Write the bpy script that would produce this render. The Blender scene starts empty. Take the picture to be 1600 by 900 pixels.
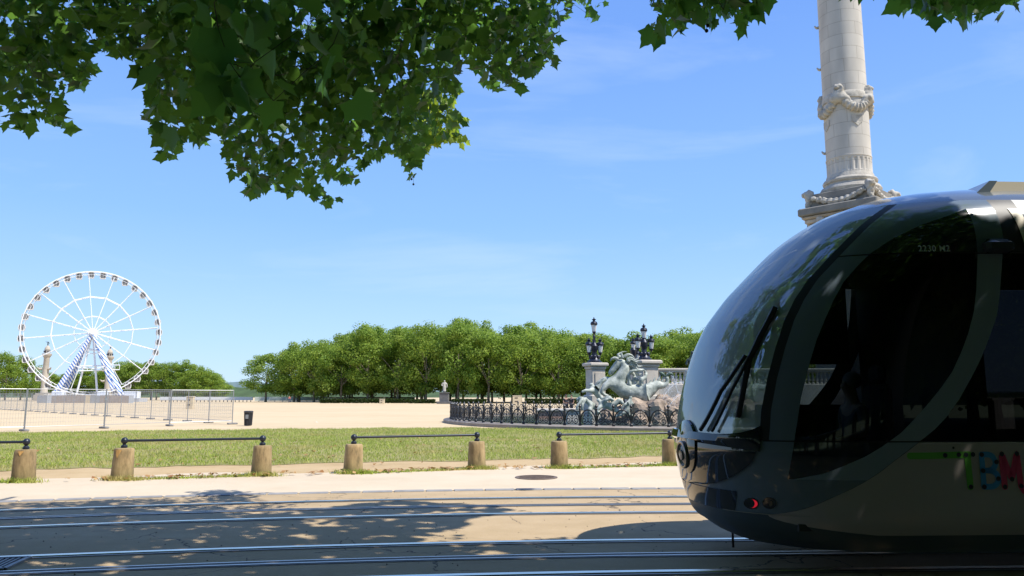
import bpy, bmesh, math, random
import numpy as np
from mathutils import Vector, Matrix, Quaternion
R = math.radians
rng = np.random.default_rng(7)
random.seed(11)
scene = bpy.context.scene
COL = scene.collection

# ------------------------------------------------------------------ camera, sky, sun, exposure
F_PX, CAM_H, HORIZON = 1200.0, 1.6, 619.0
PITCH = math.atan((HORIZON - 450) / F_PX)
cam_data = bpy.data.cameras.new('camera')
cam = bpy.data.objects.new('camera', cam_data); COL.objects.link(cam)
cam.location = (0, 0, CAM_H); cam.rotation_euler = (math.pi/2 + PITCH, 0, 0)
cam_data.sensor_width = 36; cam_data.lens = F_PX/1600*36
cam_data.clip_start = .1; cam_data.clip_end = 20000
scene.camera = cam

SUN_AZ, SUN_EL = R(114), R(57)          # azimuth clockwise from the viewing direction (+Y)
SUNV = Vector((math.sin(SUN_AZ)*math.cos(SUN_EL), math.cos(SUN_AZ)*math.cos(SUN_EL), math.sin(SUN_EL)))
world = bpy.data.worlds.new('World'); scene.world = world; world.use_nodes = True
wn = world.node_tree; wn.nodes.clear()
def N(tree, t, **kw):
    n = tree.nodes.new(t)
    for k, v in kw.items(): setattr(n, k, v)
    return n
sky = N(wn, 'ShaderNodeTexSky', sky_type='NISHITA', sun_disc=False, sun_elevation=SUN_EL, sun_rotation=SUN_AZ)
sky.air_density = 1.0; sky.dust_density = .4; sky.ozone_density = 2.0
hs = N(wn, 'ShaderNodeHueSaturation'); hs.inputs['Saturation'].default_value = 1.12; hs.inputs['Value'].default_value = 1.0
tc = N(wn, 'ShaderNodeTexCoord')
mp = N(wn, 'ShaderNodeMapping'); mp.inputs['Scale'].default_value = (1.1, 3.2, 6.5); mp.inputs['Rotation'].default_value = (.2, .25, .5)
nz = N(wn, 'ShaderNodeTexNoise'); nz.inputs['Scale'].default_value = 1.5; nz.inputs['Detail'].default_value = 9; nz.inputs['Roughness'].default_value = .58; nz.inputs['Distortion'].default_value = .5
rp = N(wn, 'ShaderNodeValToRGB'); rp.color_ramp.elements[0].position = .5; rp.color_ramp.elements[1].position = .86
rp.color_ramp.elements[1].color = (.42, .42, .42, 1)
mx = N(wn, 'ShaderNodeMix', data_type='RGBA'); mx.inputs[7].default_value = (4.0, 4.7, 5.6, 1)
sx = N(wn, 'ShaderNodeSeparateXYZ'); gr = N(wn, 'ShaderNodeValToRGB'); ge = gr.color_ramp.elements       # a clear summer sky, deeper blue overhead
for i, (p_, c_) in enumerate(((0, (2.95, 4.05, 5.3)), (.07, (2.4, 3.7, 5.4)), (.22, (1.5, 2.85, 5.25)), (.45, (.97, 2.02, 4.85)), (1, (.55, 1.2, 3.6)))):
    e_ = ge[i] if i < 2 else ge.new(p_)
    e_.position = p_; e_.color = (*[x/10 for x in c_], 1)
gs = N(wn, 'ShaderNodeVectorMath', operation='SCALE'); gs.inputs['Scale'].default_value = 10
bl = N(wn, 'ShaderNodeMix', data_type='RGBA'); bl.inputs[0].default_value = .9
bg = N(wn, 'ShaderNodeBackground'); bg.inputs['Strength'].default_value = .124
wo = N(wn, 'ShaderNodeOutputWorld')
L = wn.links.new
L(sky.outputs[0], hs.inputs['Color']); L(tc.outputs['Generated'], mp.inputs[0]); L(mp.outputs[0], nz.inputs['Vector'])
L(nz.outputs[0], rp.inputs[0]); L(tc.outputs['Generated'], sx.inputs[0]); L(sx.outputs['Z'], gr.inputs[0]); L(gr.outputs[0], gs.inputs[0]); L(hs.outputs[0], bl.inputs[6]); L(gs.outputs[0], bl.inputs[7])
L(rp.outputs[0], mx.inputs[0]); L(bl.outputs[2], mx.inputs[6]); L(mx.outputs[2], bg.inputs[0]); L(bg.outputs[0], wo.inputs[0])
sl = bpy.data.lights.new('sun', 'SUN'); sl.energy = 3.85; sl.angle = R(.53); sl.color = (1, .95, .87)
so = bpy.data.objects.new('sun', sl); COL.objects.link(so)
so.rotation_euler = SUNV.to_track_quat('Z', 'Y').to_euler(); so.location = (60, -30, 90)
vs = scene.view_settings
vs.view_transform = 'Standard'; vs.look = 'None'; vs.gamma = 1; vs.use_curve_mapping = False
vs.exposure = .75
scene.cycles.max_bounces = 8; scene.cycles.transparent_max_bounces = 16
scene.cycles.diffuse_bounces = 3; scene.cycles.glossy_bounces = 4; scene.cycles.transmission_bounces = 6
scene.cycles.sample_clamp_indirect = 6; scene.cycles.caustics_reflective = False; scene.cycles.caustics_refractive = False
scene.cycles.use_denoising = True

# ------------------------------------------------------------------ where a sight line meets the ground / a distance
CT, ST = math.cos(PITCH), math.sin(PITCH)
def ray(px, py):
    x = (px-800)/F_PX; y = (450-py)/F_PX
    return Vector((x, CT - y*ST, ST + y*CT))
def gnd(px, py, z=0.0):
    d = ray(px, py); t = (z-CAM_H)/d.z
    return Vector((d.x*t, d.y*t, z))
def at(px, py, Y):
    d = ray(px, py); t = Y/d.y
    return Vector((d.x*t, Y, CAM_H + d.z*t))
def proj(P):                            # numpy (n,3) -> pixel coordinates and depth
    P = np.asarray(P, float); z = P[:, 2]-CAM_H
    zc = P[:, 1]*CT + z*ST; yc = -P[:, 1]*ST + z*CT
    zs = np.where(np.abs(zc) < 1e-6, 1e-6, zc)
    return 800+F_PX*P[:, 0]/zs, 450-F_PX*yc/zs, zc

# ------------------------------------------------------------------ materials
MATS = {}
def mat(name, color, rough=.6, metal=0.0, noise=None, bump=None, spec=.5, coat=0.0, emit=None):
    """noise=(scale, amount, detail[, colour2]); bump=(scale, strength, distance)"""
    if name in MATS: return MATS[name]
    m = bpy.data.materials.new(name); m.use_nodes = True; MATS[name] = m
    t = m.node_tree; b = t.nodes['Principled BSDF']
    b.inputs['Base Color'].default_value = (*color, 1); b.inputs['Roughness'].default_value = rough
    b.inputs['Metallic'].default_value = metal; b.inputs['Specular IOR Level'].default_value = spec
    b.inputs['Coat Weight'].default_value = coat
    if emit: b.inputs['Emission Color'].default_value = (*emit[0], 1); b.inputs['Emission Strength'].default_value = emit[1]
    c = N(t, 'ShaderNodeTexCoord')
    if noise:
        n = N(t, 'ShaderNodeTexNoise'); n.inputs['Scale'].default_value = noise[0]; n.inputs['Detail'].default_value = noise[2]; n.inputs['Roughness'].default_value = .65
        t.links.new(c.outputs['Object'], n.inputs['Vector'])
        r = N(t, 'ShaderNodeValToRGB'); r.color_ramp.elements[0].position = .3; r.color_ramp.elements[1].position = .7
        a = noise[1]; c2 = noise[3] if len(noise) > 3 else tuple(min(1, x*(1+a)) for x in color)
        c1 = color if len(noise) > 3 else tuple(x*(1-a) for x in color)
        r.color_ramp.elements[0].color = (*c1, 1); r.color_ramp.elements[1].color = (*c2, 1)
        t.links.new(n.outputs[0], r.inputs[0]); t.links.new(r.outputs[0], b.inputs['Base Color'])
    if bump:
        n = N(t, 'ShaderNodeTexNoise'); n.inputs['Scale'].default_value = bump[0]; n.inputs['Detail'].default_value = 6
        t.links.new(c.outputs['Object'], n.inputs['Vector'])
        u = N(t, 'ShaderNodeBump'); u.inputs['Strength'].default_value = bump[1]; u.inputs['Distance'].default_value = bump[2]
        t.links.new(n.outputs[0], u.inputs['Height']); t.links.new(u.outputs[0], b.inputs['Normal'])
    return m
def ground_mat(name, stops, s1, s2, s3, bumpd, rough=.9, spots=None, fine=.25, cracks=None, streaks=0):
    """two scales of patchiness, a fine grain and optional pebble-sized dark spots"""
    m = bpy.data.materials.new(name); m.use_nodes = True; MATS[name] = m
    t = m.node_tree; b = t.nodes['Principled BSDF']; l = t.links.new
    b.inputs['Roughness'].default_value = rough; b.inputs['Specular IOR Level'].default_value = .3
    c = N(t, 'ShaderNodeTexCoord')
    def nz(s, d, ro=.6):
        n = N(t, 'ShaderNodeTexNoise'); n.inputs['Scale'].default_value = s; n.inputs['Detail'].default_value = d; n.inputs['Roughness'].default_value = ro
        l(c.outputs['Object'], n.inputs['Vector']); return n.outputs[0]
    def ma(op, a, k, k2=None):
        n = N(t, 'ShaderNodeMath', operation=op)
        for i, x in enumerate((a, k) if k2 is None else (a, k, k2)):
            if isinstance(x, (int, float)): n.inputs[i].default_value = x
            else: l(x, n.inputs[i])
        return n.outputs[0]
    v = ma('ADD', ma('MULTIPLY', nz(s1, 4), .5), ma('MULTIPLY', nz(s2, 6), .3))
    v = ma('ADD', v, ma('MULTIPLY', nz(s3, 3, .8), fine))
    if streaks:                         # long faint tracks worn by feet and wheels
        ms = N(t, 'ShaderNodeMapping'); ms.inputs['Scale'].default_value = (.05, .9, 1); ms.inputs['Rotation'].default_value = (0, 0, .12); l(c.outputs['Object'], ms.inputs[0])
        ns = N(t, 'ShaderNodeTexNoise'); ns.inputs['Scale'].default_value = 1.0; ns.inputs['Detail'].default_value = 6; ns.inputs['Distortion'].default_value = .6; l(ms.outputs[0], ns.inputs['Vector'])
        v = ma('ADD', v, ma('MULTIPLY', ma('SUBTRACT', ns.outputs[0], .5), streaks))
    r = N(t, 'ShaderNodeValToRGB'); e = r.color_ramp.elements
    while len(e) < len(stops): e.new(.5)
    for i, (p, col) in enumerate(stops): e[i].position = p; e[i].color = (*col, 1)
    l(v, r.inputs[0]); out = r.outputs[0]
    if spots:
        vo = N(t, 'ShaderNodeTexVoronoi'); vo.inputs['Scale'].default_value = spots[0]; l(c.outputs['Object'], vo.inputs['Vector'])
        k = ma('LESS_THAN', vo.outputs['Distance'], spots[1]); k = ma('MULTIPLY', k, ma('GREATER_THAN', nz(1.3, 2), .52))
        mm = N(t, 'ShaderNodeMix', data_type='RGBA'); l(ma('MULTIPLY', k, spots[3]), mm.inputs[0]); l(out, mm.inputs[6]); mm.inputs[7].default_value = (*spots[2], 1); out = mm.outputs[2]
    if cracks:
        vo = N(t, 'ShaderNodeTexVoronoi', feature='DISTANCE_TO_EDGE'); vo.inputs['Scale'].default_value = cracks[0]
        dn = N(t, 'ShaderNodeTexNoise'); dn.inputs['Scale'].default_value = 2.2; dn.inputs['Detail'].default_value = 5; l(c.outputs['Object'], dn.inputs['Vector'])
        dv = N(t, 'ShaderNodeVectorMath', operation='MULTIPLY_ADD'); l(dn.outputs['Color'], dv.inputs[0]); dv.inputs[1].default_value = (.7, .7, .7); l(c.outputs['Object'], dv.inputs[2]); l(dv.outputs[0], vo.inputs['Vector'])
        k = ma('MULTIPLY', ma('LESS_THAN', vo.outputs['Distance'], cracks[1]), ma('GREATER_THAN', nz(.45, 3), .5))
        mm = N(t, 'ShaderNodeMix', data_type='RGBA'); l(ma('MULTIPLY', k, .8), mm.inputs[0]); l(out, mm.inputs[6]); mm.inputs[7].default_value = (.06, .05, .04, 1); out = mm.outputs[2]
    l(out, b.inputs['Base Color'])
    u = N(t, 'ShaderNodeBump'); u.inputs['Strength'].default_value = .6; u.inputs['Distance'].default_value = bumpd
    l(ma('ADD', nz(s3*.8, 4, .7), ma('MULTIPLY', nz(s2, 3), .6)), u.inputs['Height']); l(u.outputs[0], b.inputs['Normal'])
    return m
def leaf_mat(name, c1, c2, trans, tw=.45, rough=.5, spec=.25, dry=None):
    m = bpy.data.materials.new(name); m.use_nodes = True; MATS[name] = m
    t = m.node_tree; b = t.nodes['Principled BSDF']; l = t.links.new; o = t.nodes['Material Output']
    g = N(t, 'ShaderNodeNewGeometry'); r = N(t, 'ShaderNodeValToRGB'); e = r.color_ramp.elements
    e[0].color = (*c1, 1); e[1].color = (*c2, 1); l(g.outputs['Random Per Island'], r.inputs[0]); l(r.outputs[0], b.inputs['Base Color'])
    if dry:
        c = N(t, 'ShaderNodeTexCoord'); n = N(t, 'ShaderNodeTexNoise'); n.inputs['Scale'].default_value = dry[0]; n.inputs['Detail'].default_value = 4; l(c.outputs['Object'], n.inputs['Vector'])
        mr = N(t, 'ShaderNodeMapRange'); mr.inputs[1].default_value = .48; mr.inputs[2].default_value = .68; l(n.outputs[0], mr.inputs[0])
        dm = N(t, 'ShaderNodeMix', data_type='RGBA'); l(mr.outputs[0], dm.inputs[0]); l(r.outputs[0], dm.inputs[6]); dm.inputs[7].default_value = (*dry[1], 1); l(dm.outputs[2], b.inputs['Base Color'])
    b.inputs['Roughness'].default_value = rough; b.inputs['Specular IOR Level'].default_value = spec
    tr = N(t, 'ShaderNodeBsdfTranslucent'); tr.inputs[0].default_value = (*trans, 1)
    mxs = N(t, 'ShaderNodeMixShader'); mxs.inputs[0].default_value = tw
    l(b.outputs[0], mxs.inputs[1]); l(tr.outputs[0], mxs.inputs[2]); l(mxs.outputs[0], o.inputs[0])
    return m
def glass_mat(name, tint, ior=1.5, rough=.0, body=0.0, bodycol=(.02, .03, .035)):
    m = bpy.data.materials.new(name); m.use_nodes = True; MATS[name] = m
    t = m.node_tree; t.nodes.remove(t.nodes['Principled BSDF']); o = t.nodes['Material Output']; l = t.links.new
    tr = N(t, 'ShaderNodeBsdfTransparent'); tr.inputs[0].default_value = (*tint, 1)
    gl = N(t, 'ShaderNodeBsdfGlossy'); gl.inputs['Roughness'].default_value = rough
    fr = N(t, 'ShaderNodeFresnel'); fr.inputs[0].default_value = ior
    base = tr.outputs[0]
    if body:
        d = N(t, 'ShaderNodeBsdfDiffuse'); d.inputs[0].default_value = (*bodycol, 1)
        q = N(t, 'ShaderNodeMixShader'); q.inputs[0].default_value = body; l(tr.outputs[0], q.inputs[1]); l(d.outputs[0], q.inputs[2]); base = q.outputs[0]
    s = N(t, 'ShaderNodeMixShader'); l(fr.outputs[0], s.inputs[0]); l(base, s.inputs[1]); l(gl.outputs[0], s.inputs[2]); l(s.outputs[0], o.inputs[0])
    return m

# ------------------------------------------------------------------ objects
def tag(o, label=None, cat=None, group=None, kind=None):
    if label: o['label'] = label
    if cat: o['category'] = cat
    if group: o['group'] = group
    if kind: o['kind'] = kind
    return o
def empty(name, loc, label=None, cat=None, group=None, rz=0):
    o = bpy.data.objects.new(name, None); COL.objects.link(o); o.location = loc; o.rotation_euler = (0, 0, rz)
    o.empty_display_size = .3
    return tag(o, label, cat, group)
def chain_loc(p):
    v = Vector((0, 0, 0))
    while p is not None: v += Vector(p.location); p = p.parent
    return v
def link_mesh(name, me, m, parent=None, smooth=False):
    """the mesh is given in scene coordinates; it is stored relative to its parent"""
    o = bpy.data.objects.new(name, me); COL.objects.link(o)
    if parent is not None:
        me.transform(Matrix.Translation(-chain_loc(parent))); o.parent = parent
    for x in (m if isinstance(m, (list, tuple)) else [m]): me.materials.append(x)
    if smooth: me.polygons.foreach_set('use_smooth', [True]*len(me.polygons))
    return o
class MB:
    def __init__(s): s.v = []; s.f = []; s.mi = []; s.cur = 0
    def add(s, vs, fs):
        b = len(s.v); s.v += [tuple(x) for x in vs]; s.f += [tuple(i+b for i in q) for q in fs]; s.mi += [s.cur]*len(fs); return s
    def box(s, c, d, rz=0, taper=1.0, shear=(0, 0), M=None):
        cx, cy, cz = c; x, y, z = (k/2 for k in d); V = []
        for sz, k in ((-1, 1), (1, taper)):
            for a, b_ in ((-1, -1), (1, -1), (1, 1), (-1, 1)):
                p = Vector((a*x*k, b_*y*k, sz*z))
                if M is not None: p = M @ p
                else: p = Matrix.Rotation(rz, 3, 'Z') @ p
                V.append(p + Vector(c) + (Vector((shear[0], shear[1], 0)) if sz > 0 else Vector()))
        return s.add(V, [(3, 2, 1, 0), (4, 5, 6, 7), (0, 1, 5, 4), (1, 2, 6, 5), (2, 3, 7, 6), (3, 0, 4, 7)])
    def bbox(s, c, d, b, rz=0):        # a box with chamfered edges
        x, y, z = (k/2 for k in d); V = []; M = Matrix.Rotation(rz, 3, 'Z')
        prof = [(b, -z), (0, -z+b), (0, z-b), (b, z)]
        rings = []
        for ins, h in prof:
            rr = []
            X, Y = x-ins, y-ins; k = b*.999
            for (a, e) in ((-X+k, -Y), (X-k, -Y), (X, -Y+k), (X, Y-k), (X-k, Y), (-X+k, Y), (-X, Y-k), (-X, -Y+k)):
                rr.append(len(V)); V.append(M @ Vector((a, e, h)) + Vector(c))
            rings.append(rr)
        Fs = [tuple(reversed(rings[0])), tuple(rings[-1])]
        for r0, r1 in zip(rings, rings[1:]):
            for i in range(8): Fs.append((r0[i], r0[(i+1) % 8], r1[(i+1) % 8], r1[i]))
        return s.add(V, Fs)
    def tube(s, pts, r, n=8, cap=True, closed=False):
        pts = [Vector(p) for p in pts]; m = len(pts); rs = r if isinstance(r, (list, tuple)) else [r]*m
        V = []; Fs = []; up = None
        for i, p in enumerate(pts):
            if closed: d = pts[(i+1) % m]-pts[i-1]
            else: d = pts[min(i+1, m-1)]-pts[max(i-1, 0)]
            d = d.normalized() if d.length > 1e-9 else Vector((0, 0, 1))
            if up is None: up = Vector((0, 0, 1)) if abs(d.z) < .9 else Vector((1, 0, 0))
            a = d.cross(up)
            if a.length < 1e-6: a = d.orthogonal()
            a.normalize(); b = a.cross(d).normalized(); up = b
            for k in range(n):
                t = 2*math.pi*k/n; V.append(p + (a*math.cos(t)+b*math.sin(t))*rs[i])
        M_ = m if closed else m-1
        for i in range(M_):
            j = (i+1) % m
            for k in range(n): Fs.append((i*n+k, j*n+k, j*n+(k+1) % n, i*n+(k+1) % n))
        if cap and not closed: Fs += [tuple(range(n)), tuple(reversed(range((m-1)*n, m*n)))]
        return s.add(V, Fs)
    def lathe(s, prof, c, n=24, arc=None, mod=None):
        V = []; Fs = []; c = Vector(c)
        for r, h in prof:
            for k in range(n):
                t = 2*math.pi*k/n; q = r*(mod(t, h) if mod else 1)
                V.append(c + Vector((q*math.cos(t), q*math.sin(t), h)))
        for i in range(len(prof)-1):
            for k in range(n): Fs.append((i*n+k, i*n+(k+1) % n, (i+1)*n+(k+1) % n, (i+1)*n+k))
        if prof[0][0] > 1e-4: Fs.append(tuple(reversed(range(n))))
        if prof[-1][0] > 1e-4: Fs.append(tuple(range((len(prof)-1)*n, len(prof)*n)))
        return s.add(V, Fs)
    def ball(s, c, r, n=10, m=7, sc=(1, 1, 1)):
        V = []; Fs = []; c = Vector(c)
        for i in range(m+1):
            a = math.pi*i/m
            for k in range(n):
                t = 2*math.pi*k/n; V.append(c + Vector((r*sc[0]*math.sin(a)*math.cos(t), r*sc[1]*math.sin(a)*math.sin(t), -r*sc[2]*math.cos(a))))
        for i in range(m):
            for k in range(n): Fs.append((i*n+k, i*n+(k+1) % n, (i+1)*n+(k+1) % n, (i+1)*n+k))
        return s.add(V, Fs)
    def prism(s, poly, fn0, fn1):      # poly: list of 2-D points, fn -> 3-D for either face
        n = len(poly); V = [fn0(*p) for p in poly]+[fn1(*p) for p in poly]
        return s.add(V, [tuple(reversed(range(n))), tuple(range(n, 2*n))]+[(i, (i+1) % n, n+(i+1) % n, n+i) for i in range(n)])
    def build(s, name, m, parent=None, smooth=False, doubles=False):
        me = bpy.data.meshes.new(name); me.from_pydata(s.v, [], s.f)
        o = link_mesh(name, me, m, parent)
        if len(o.data.materials) > 1: me.polygons.foreach_set('material_index', s.mi)
        bm = bmesh.new(); bm.from_mesh(me)
        if doubles: bmesh.ops.remove_doubles(bm, verts=bm.verts, dist=1e-4)
        bmesh.ops.recalc_face_normals(bm, faces=bm.faces)
        if smooth:
            for f in bm.faces: f.smooth = True
            for e in bm.edges:
                if len(e.link_faces) == 2 and e.calc_face_angle(0) > R(40): e.smooth = False
        bm.to_mesh(me); bm.free()
        return o
def np_mesh(name, V, Fq, m, parent=None):
    """V (n,3); Fq (k,c) equal-sized faces"""
    me = bpy.data.meshes.new(name); V = np.ascontiguousarray(V, np.float32); k, c = Fq.shape
    me.vertices.add(len(V)); me.vertices.foreach_set('co', V.ravel())
    me.loops.add(k*c); me.loops.foreach_set('vertex_index', np.ascontiguousarray(Fq, np.int32).ravel())
    me.polygons.add(k); me.polygons.foreach_set('loop_start', np.arange(0, k*c, c, dtype=np.int32))
    me.polygons.foreach_set('loop_total', np.full(k, c, np.int32)) if False else None
    me.update(calc_edges=True); me.validate()
    return link_mesh(name, me, m, parent)
def copy_tree(o, parent=None):
    c = o.copy(); COL.objects.link(c); c.parent = parent
    for ch in list(o.children): copy_tree(ch, c)
    return c
def skin(name, pts, edges, m, parent, root=0, sub=2, noise=None):
    """pts: list of ((x,y,z), r); a continuous skinned surface"""
    me = bpy.data.meshes.new(name); me.from_pydata([p for p, r in pts], edges, [])
    o = link_mesh(name, me, m, parent)
    o.modifiers.new('skin', 'SKIN'); o.modifiers['skin'].use_smooth_shade = True
    o.modifiers['skin'].branch_smoothing = .6
    for i, (p, r) in enumerate(pts):
        d = me.skin_vertices[0].data[i]; rr = r if isinstance(r, tuple) else (r, r); d.radius = rr; d.use_root = (i == root)
    s_ = o.modifiers.new('sub', 'SUBSURF'); s_.levels = sub; s_.render_levels = sub
    if noise:
        tx = bpy.data.textures.new(name+'_tex', 'CLOUDS'); tx.noise_scale = noise[0]; tx.noise_depth = 3
        dm = o.modifiers.new('disp', 'DISPLACE'); dm.texture = tx; dm.strength = noise[1]; dm.mid_level = .5; dm.texture_coords = 'LOCAL'
    return o
def rand_dirs(n):
    v = rng.normal(size=(n, 3)); return v/np.linalg.norm(v, axis=1, keepdims=True)
ORD = 'first second third fourth fifth sixth seventh eighth ninth tenth eleventh twelfth thirteenth fourteenth fifteenth sixteenth seventeenth eighteenth nineteenth twentieth twenty-first twenty-second twenty-third twenty-fourth twenty-fifth twenty-sixth'.split()

# ================================================================== THE SETTING
sand_m = ground_mat('plaza_sand', [(.3, (0.464, 0.350, 0.204)), (.5, (0.546, 0.423, 0.254)), (.72, (0.601, 0.483, 0.310))], .05, .6, 18, .01, spots=(2.2, .05, (.4, .3, .2), .5), streaks=.35)
path_m = ground_mat('path_sand', [(.3, (0.475, 0.382, 0.259)), (.5, (0.546, 0.451, 0.320)), (.7, (0.591, 0.501, 0.369))], .3, 1.8, 40, .008, spots=(5, .05, (.35, .26, .17), .6), streaks=.3)
asph_m = ground_mat('dusty_asphalt', [(.3, (0.290, 0.213, 0.126)), (.48, (0.395, 0.295, 0.170)), (.56, (0.426, 0.318, 0.189)), (.72, (0.499, 0.387, 0.244))], .35, 2.5, 60, .012, rough=.85, spots=(5.0, .035, (.09, .07, .055), .6), fine=.3, cracks=(.55, .005), streaks=.3)
soil_m = ground_mat('lawn_soil', [(.3, (.16, .17, .045)), (.5, (.24, .22, .075)), (.7, (.36, .30, .15))], .25, 1.5, 12, .02)
stone_m = mat('pale_stone', (.50, .46, .40), .85, noise=(1.2, .18, 6), bump=(9, .3, .02))

def sheet(name, poly, z, m, kind='structure'):
    b = MB(); b.add([(x, y, z) for x, y in poly], [tuple(range(len(poly)))]); o = b.build(name, m); return tag(o, kind=kind)
def curve_off(X):                         # the shared bend of the tracks and the kerb
    if X > 1.7: return .0945*1.7-.0132*1.7*1.7 + .05*(X-1.7)
    if X < -12: return .0945*-12-.0132*144 + .41*(X+12)
    return .0945*X-.0132*X*X
XS = [-40+i*.5 for i in range(141)]
def strip(y0, y1, z, b=None):
    b = b or MB(); n = len(XS)
    b.add([(x, y0+curve_off(x), z) for x in XS]+[(x, y1+curve_off(x), z) for x in XS], [(i, i+1, n+i+1, n+i) for i in range(n-1)]); return b
g = MB(); g.add([(-6000, -300, 0), (6000, -300, 0), (6000, 9000, 0), (-6000, 9000, 0)], [(0, 1, 2, 3)])
tag(g.build('ground', sand_m), kind='structure')
sheet('lawn', [(-300, -280), (300, -280), (300, -6), (-300, -6)], .02, mat('added_dark_turf', (.05, .075, .02), .95, noise=(.4, .3, 5)))  # unseen dark turf added behind the camera to darken the tram windows' reflections
tag(strip(-40, 13.42, .012).build('road', asph_m), kind='structure')
def path_edge(x): return 17.75+.27*x + .35*math.sin(x*.7)+.2*math.sin(x*1.9+1)
pb = MB(); pb.add([(x, 13.6+curve_off(x), .008) for x in XS]+[(x, path_edge(x) if x > -30 else 12.5, .008) for x in XS], [(i, i+1, len(XS)+i+1, len(XS)+i) for i in range(60, len(XS)-1)])
tag(pb.build('path', path_m), kind='structure')
tan_m = ground_mat('trodden_earth', [(.3, (.34, .235, .115)), (.5, (.43, .31, .16)), (.7, (.50, .37, .21))], .5, 3, 30, .01, spots=(6, .05, (.25, .17, .09), .5), streaks=.25)
eb = MB(); n_ = 100; xe = [-30+i*.48 for i in range(n_)]
eb.add([(x, path_edge(x)-.35+.12*math.sin(x*3.1), .006) for x in xe]+[(x, path_edge(x)+4.2, .006) for x in xe], [(i, i+1, n_+i+1, n_+i) for i in range(n_-1)]); tag(eb.build('footpath', tan_m), kind='structure')
# kerb of flush grey setts
kb = MB()
x = -14.0
while x < 16:
    l = .5+random.uniform(-.03, .03); y = 13.42+curve_off(x+l/2); sl_ = math.atan((curve_off(x+l)-curve_off(x))/l)
    kb.bbox((x+l/2, y+.08, .0+random.uniform(-.003, .003)), (l-.03, .2, .05), .008, rz=sl_); x += l
tag(kb.build('kerb', mat('grey_sett', (.25, .245, .24), .8, noise=(3, .25, 5), bump=(30, .3, .01))), kind='structure')
# rails: polished heads, dark grooves, dusty flanges
steel = mat('polished_rail', (.68, .64, .58), .18, 1.0, noise=(2.5, .12, 4))
groove = mat('rail_groove', (.035, .03, .028), .8)
collar = mat('rail_bedding', (.20, .16, .11), .85, noise=(8, .3, 4))
def rail(y, label):
    r = empty('tram_rail', (0, y, .012), label, 'rail', 'rails of the two tram tracks')
    strip(y-.12, y+.10, .016).build('rail_bed', collar, r)
    strip(y-.066, y-.034, .0195).build('groove', groove, r)
    b = MB()
    n = len(XS)
    prof = [(-.034, .018), (-.03, .025), (.046, .026), (.052, .018)]
    V = []
    for yy, zz in prof: V += [(x, y+yy+curve_off(x), zz) for x in XS]
    Fs = [(k*n+i, k*n+i+1, (k+1)*n+i+1, (k+1)*n+i) for k in range(3) for i in range(n-1)]
    b.add(V, Fs); b.build('rail_head', steel, r)
    strip(y-.098, y-.083, .0215).build('guard_lip', mat('worn_steel', (.34, .34, .35), .3, 1.0), r)
rail(12.40, 'shiny rail of the far track nearest the sett kerb')
rail(10.76, 'shiny rail of the far track nearer the camera, past the tree shadows')
rail(8.72, 'bright rail in front that runs under the tram nose')
rail(7.18, 'dark rail along the very bottom edge below the tram skirt')
def power_rail(y, label):
    r = empty('power_rail', (0, y, .012), label, 'power rail', 'flat power rails between the running rails')
    strip(y-.11, y+.11, .017).build('rail_bed', mat('rail_resin', (.12, .11, .095), .6, noise=(6, .3, 4)), r)
    for k in (-.065, .055): strip(y+k, y+k+.03, .0215).build('contact_strip', mat('dull_contact', (.42, .42, .43), .28, 1.0), r)
power_rail(11.58, 'dull flat power rail midway between the two far rails')
power_rail(7.95, 'twin-lined power rail in front of the bright rail, in tree shade')
# lawn, blades, tufts, fallen leaves
near = [(-30, 13.6), (-14, 16.3), (-11, 16.95), (-7.4, 18.1), (0, 19.8), (4.2, 20.9), (9, 22), (16, 23)]
far = [(16, 36), (10, 36.0), (4, 38.6), (-3.3, 39.6), (-9, 38.6), (-15.2, 36.9), (-22.7, 34.2), (-34, 31)]
def wob(pts, a):
    out = []
    for (x0, y0), (x1, y1) in zip(pts, pts[1:]):
        for i in range(12):
            t = i/12; out.append((x0+(x1-x0)*t, y0+(y1-y0)*t+a*(math.sin(x0*3+t*9)+math.sin(t*23+y0))*.5))
    return out+[pts[-1]]
lawn_poly = wob(near, .3)+wob(far, .6)
sheet('lawn', lawn_poly, .014, soil_m)
PX = np.array([p[0] for p in lawn_poly]); PY = np.array([p[1] for p in lawn_poly])
def inside(x, y, PX, PY):
    x = np.asarray(x); y = np.asarray(y); c = np.zeros(x.shape, bool); j = len(PX)-1
    for i in range(len(PX)):
        k = ((PY[i] > y) != (PY[j] > y))
        with np.errstate(divide='ignore', invalid='ignore'):
            xc = (PX[j]-PX[i])*(y-PY[i])/(PY[j]-PY[i])+PX[i]
        c ^= k & (x < xc); j = i
    return c
def blades(name, x, y, h, w, m, z0=.012, kind='stuff', label=None, cat='grass'):
    n = len(x); a = rng.uniform(0, 2*np.pi, n); d = np.c_[np.cos(a), np.sin(a)]*w[:, None]/2
    ln = rng.normal(0, .45, (n, 2))*h[:, None]
    V = np.zeros((n, 3, 3)); V[:, 0, :2] = np.c_[x, y]-d; V[:, 1, :2] = np.c_[x, y]+d; V[:, 2, :2] = np.c_[x, y]+ln
    V[:, :2, 2] = z0; V[:, 2, 2] = z0+h
    o = np_mesh(name, V.reshape(-1, 3), np.arange(n*3).reshape(n, 3), m)
    return tag(o, label, cat, kind=kind)
grass_m = leaf_mat('grass_blades', (.19, .29, .035), (.50, .53, .13), (.38, .52, .08), .3, spec=.1, dry=(.55, (.50, .40, .17)))
n = 330000
gx = rng.uniform(-30, 14, n); gy = 14+26*rng.uniform(0, 1, n)**1.25
clump = np.sin(gx*1.7+np.sin(gy*1.3)*2)*np.sin(gy*2.1+np.cos(gx*.9)*2)
worn = np.sin(gx*.43+np.sin(gy*.31)*2)*np.sin(gy*.52+1)
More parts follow.
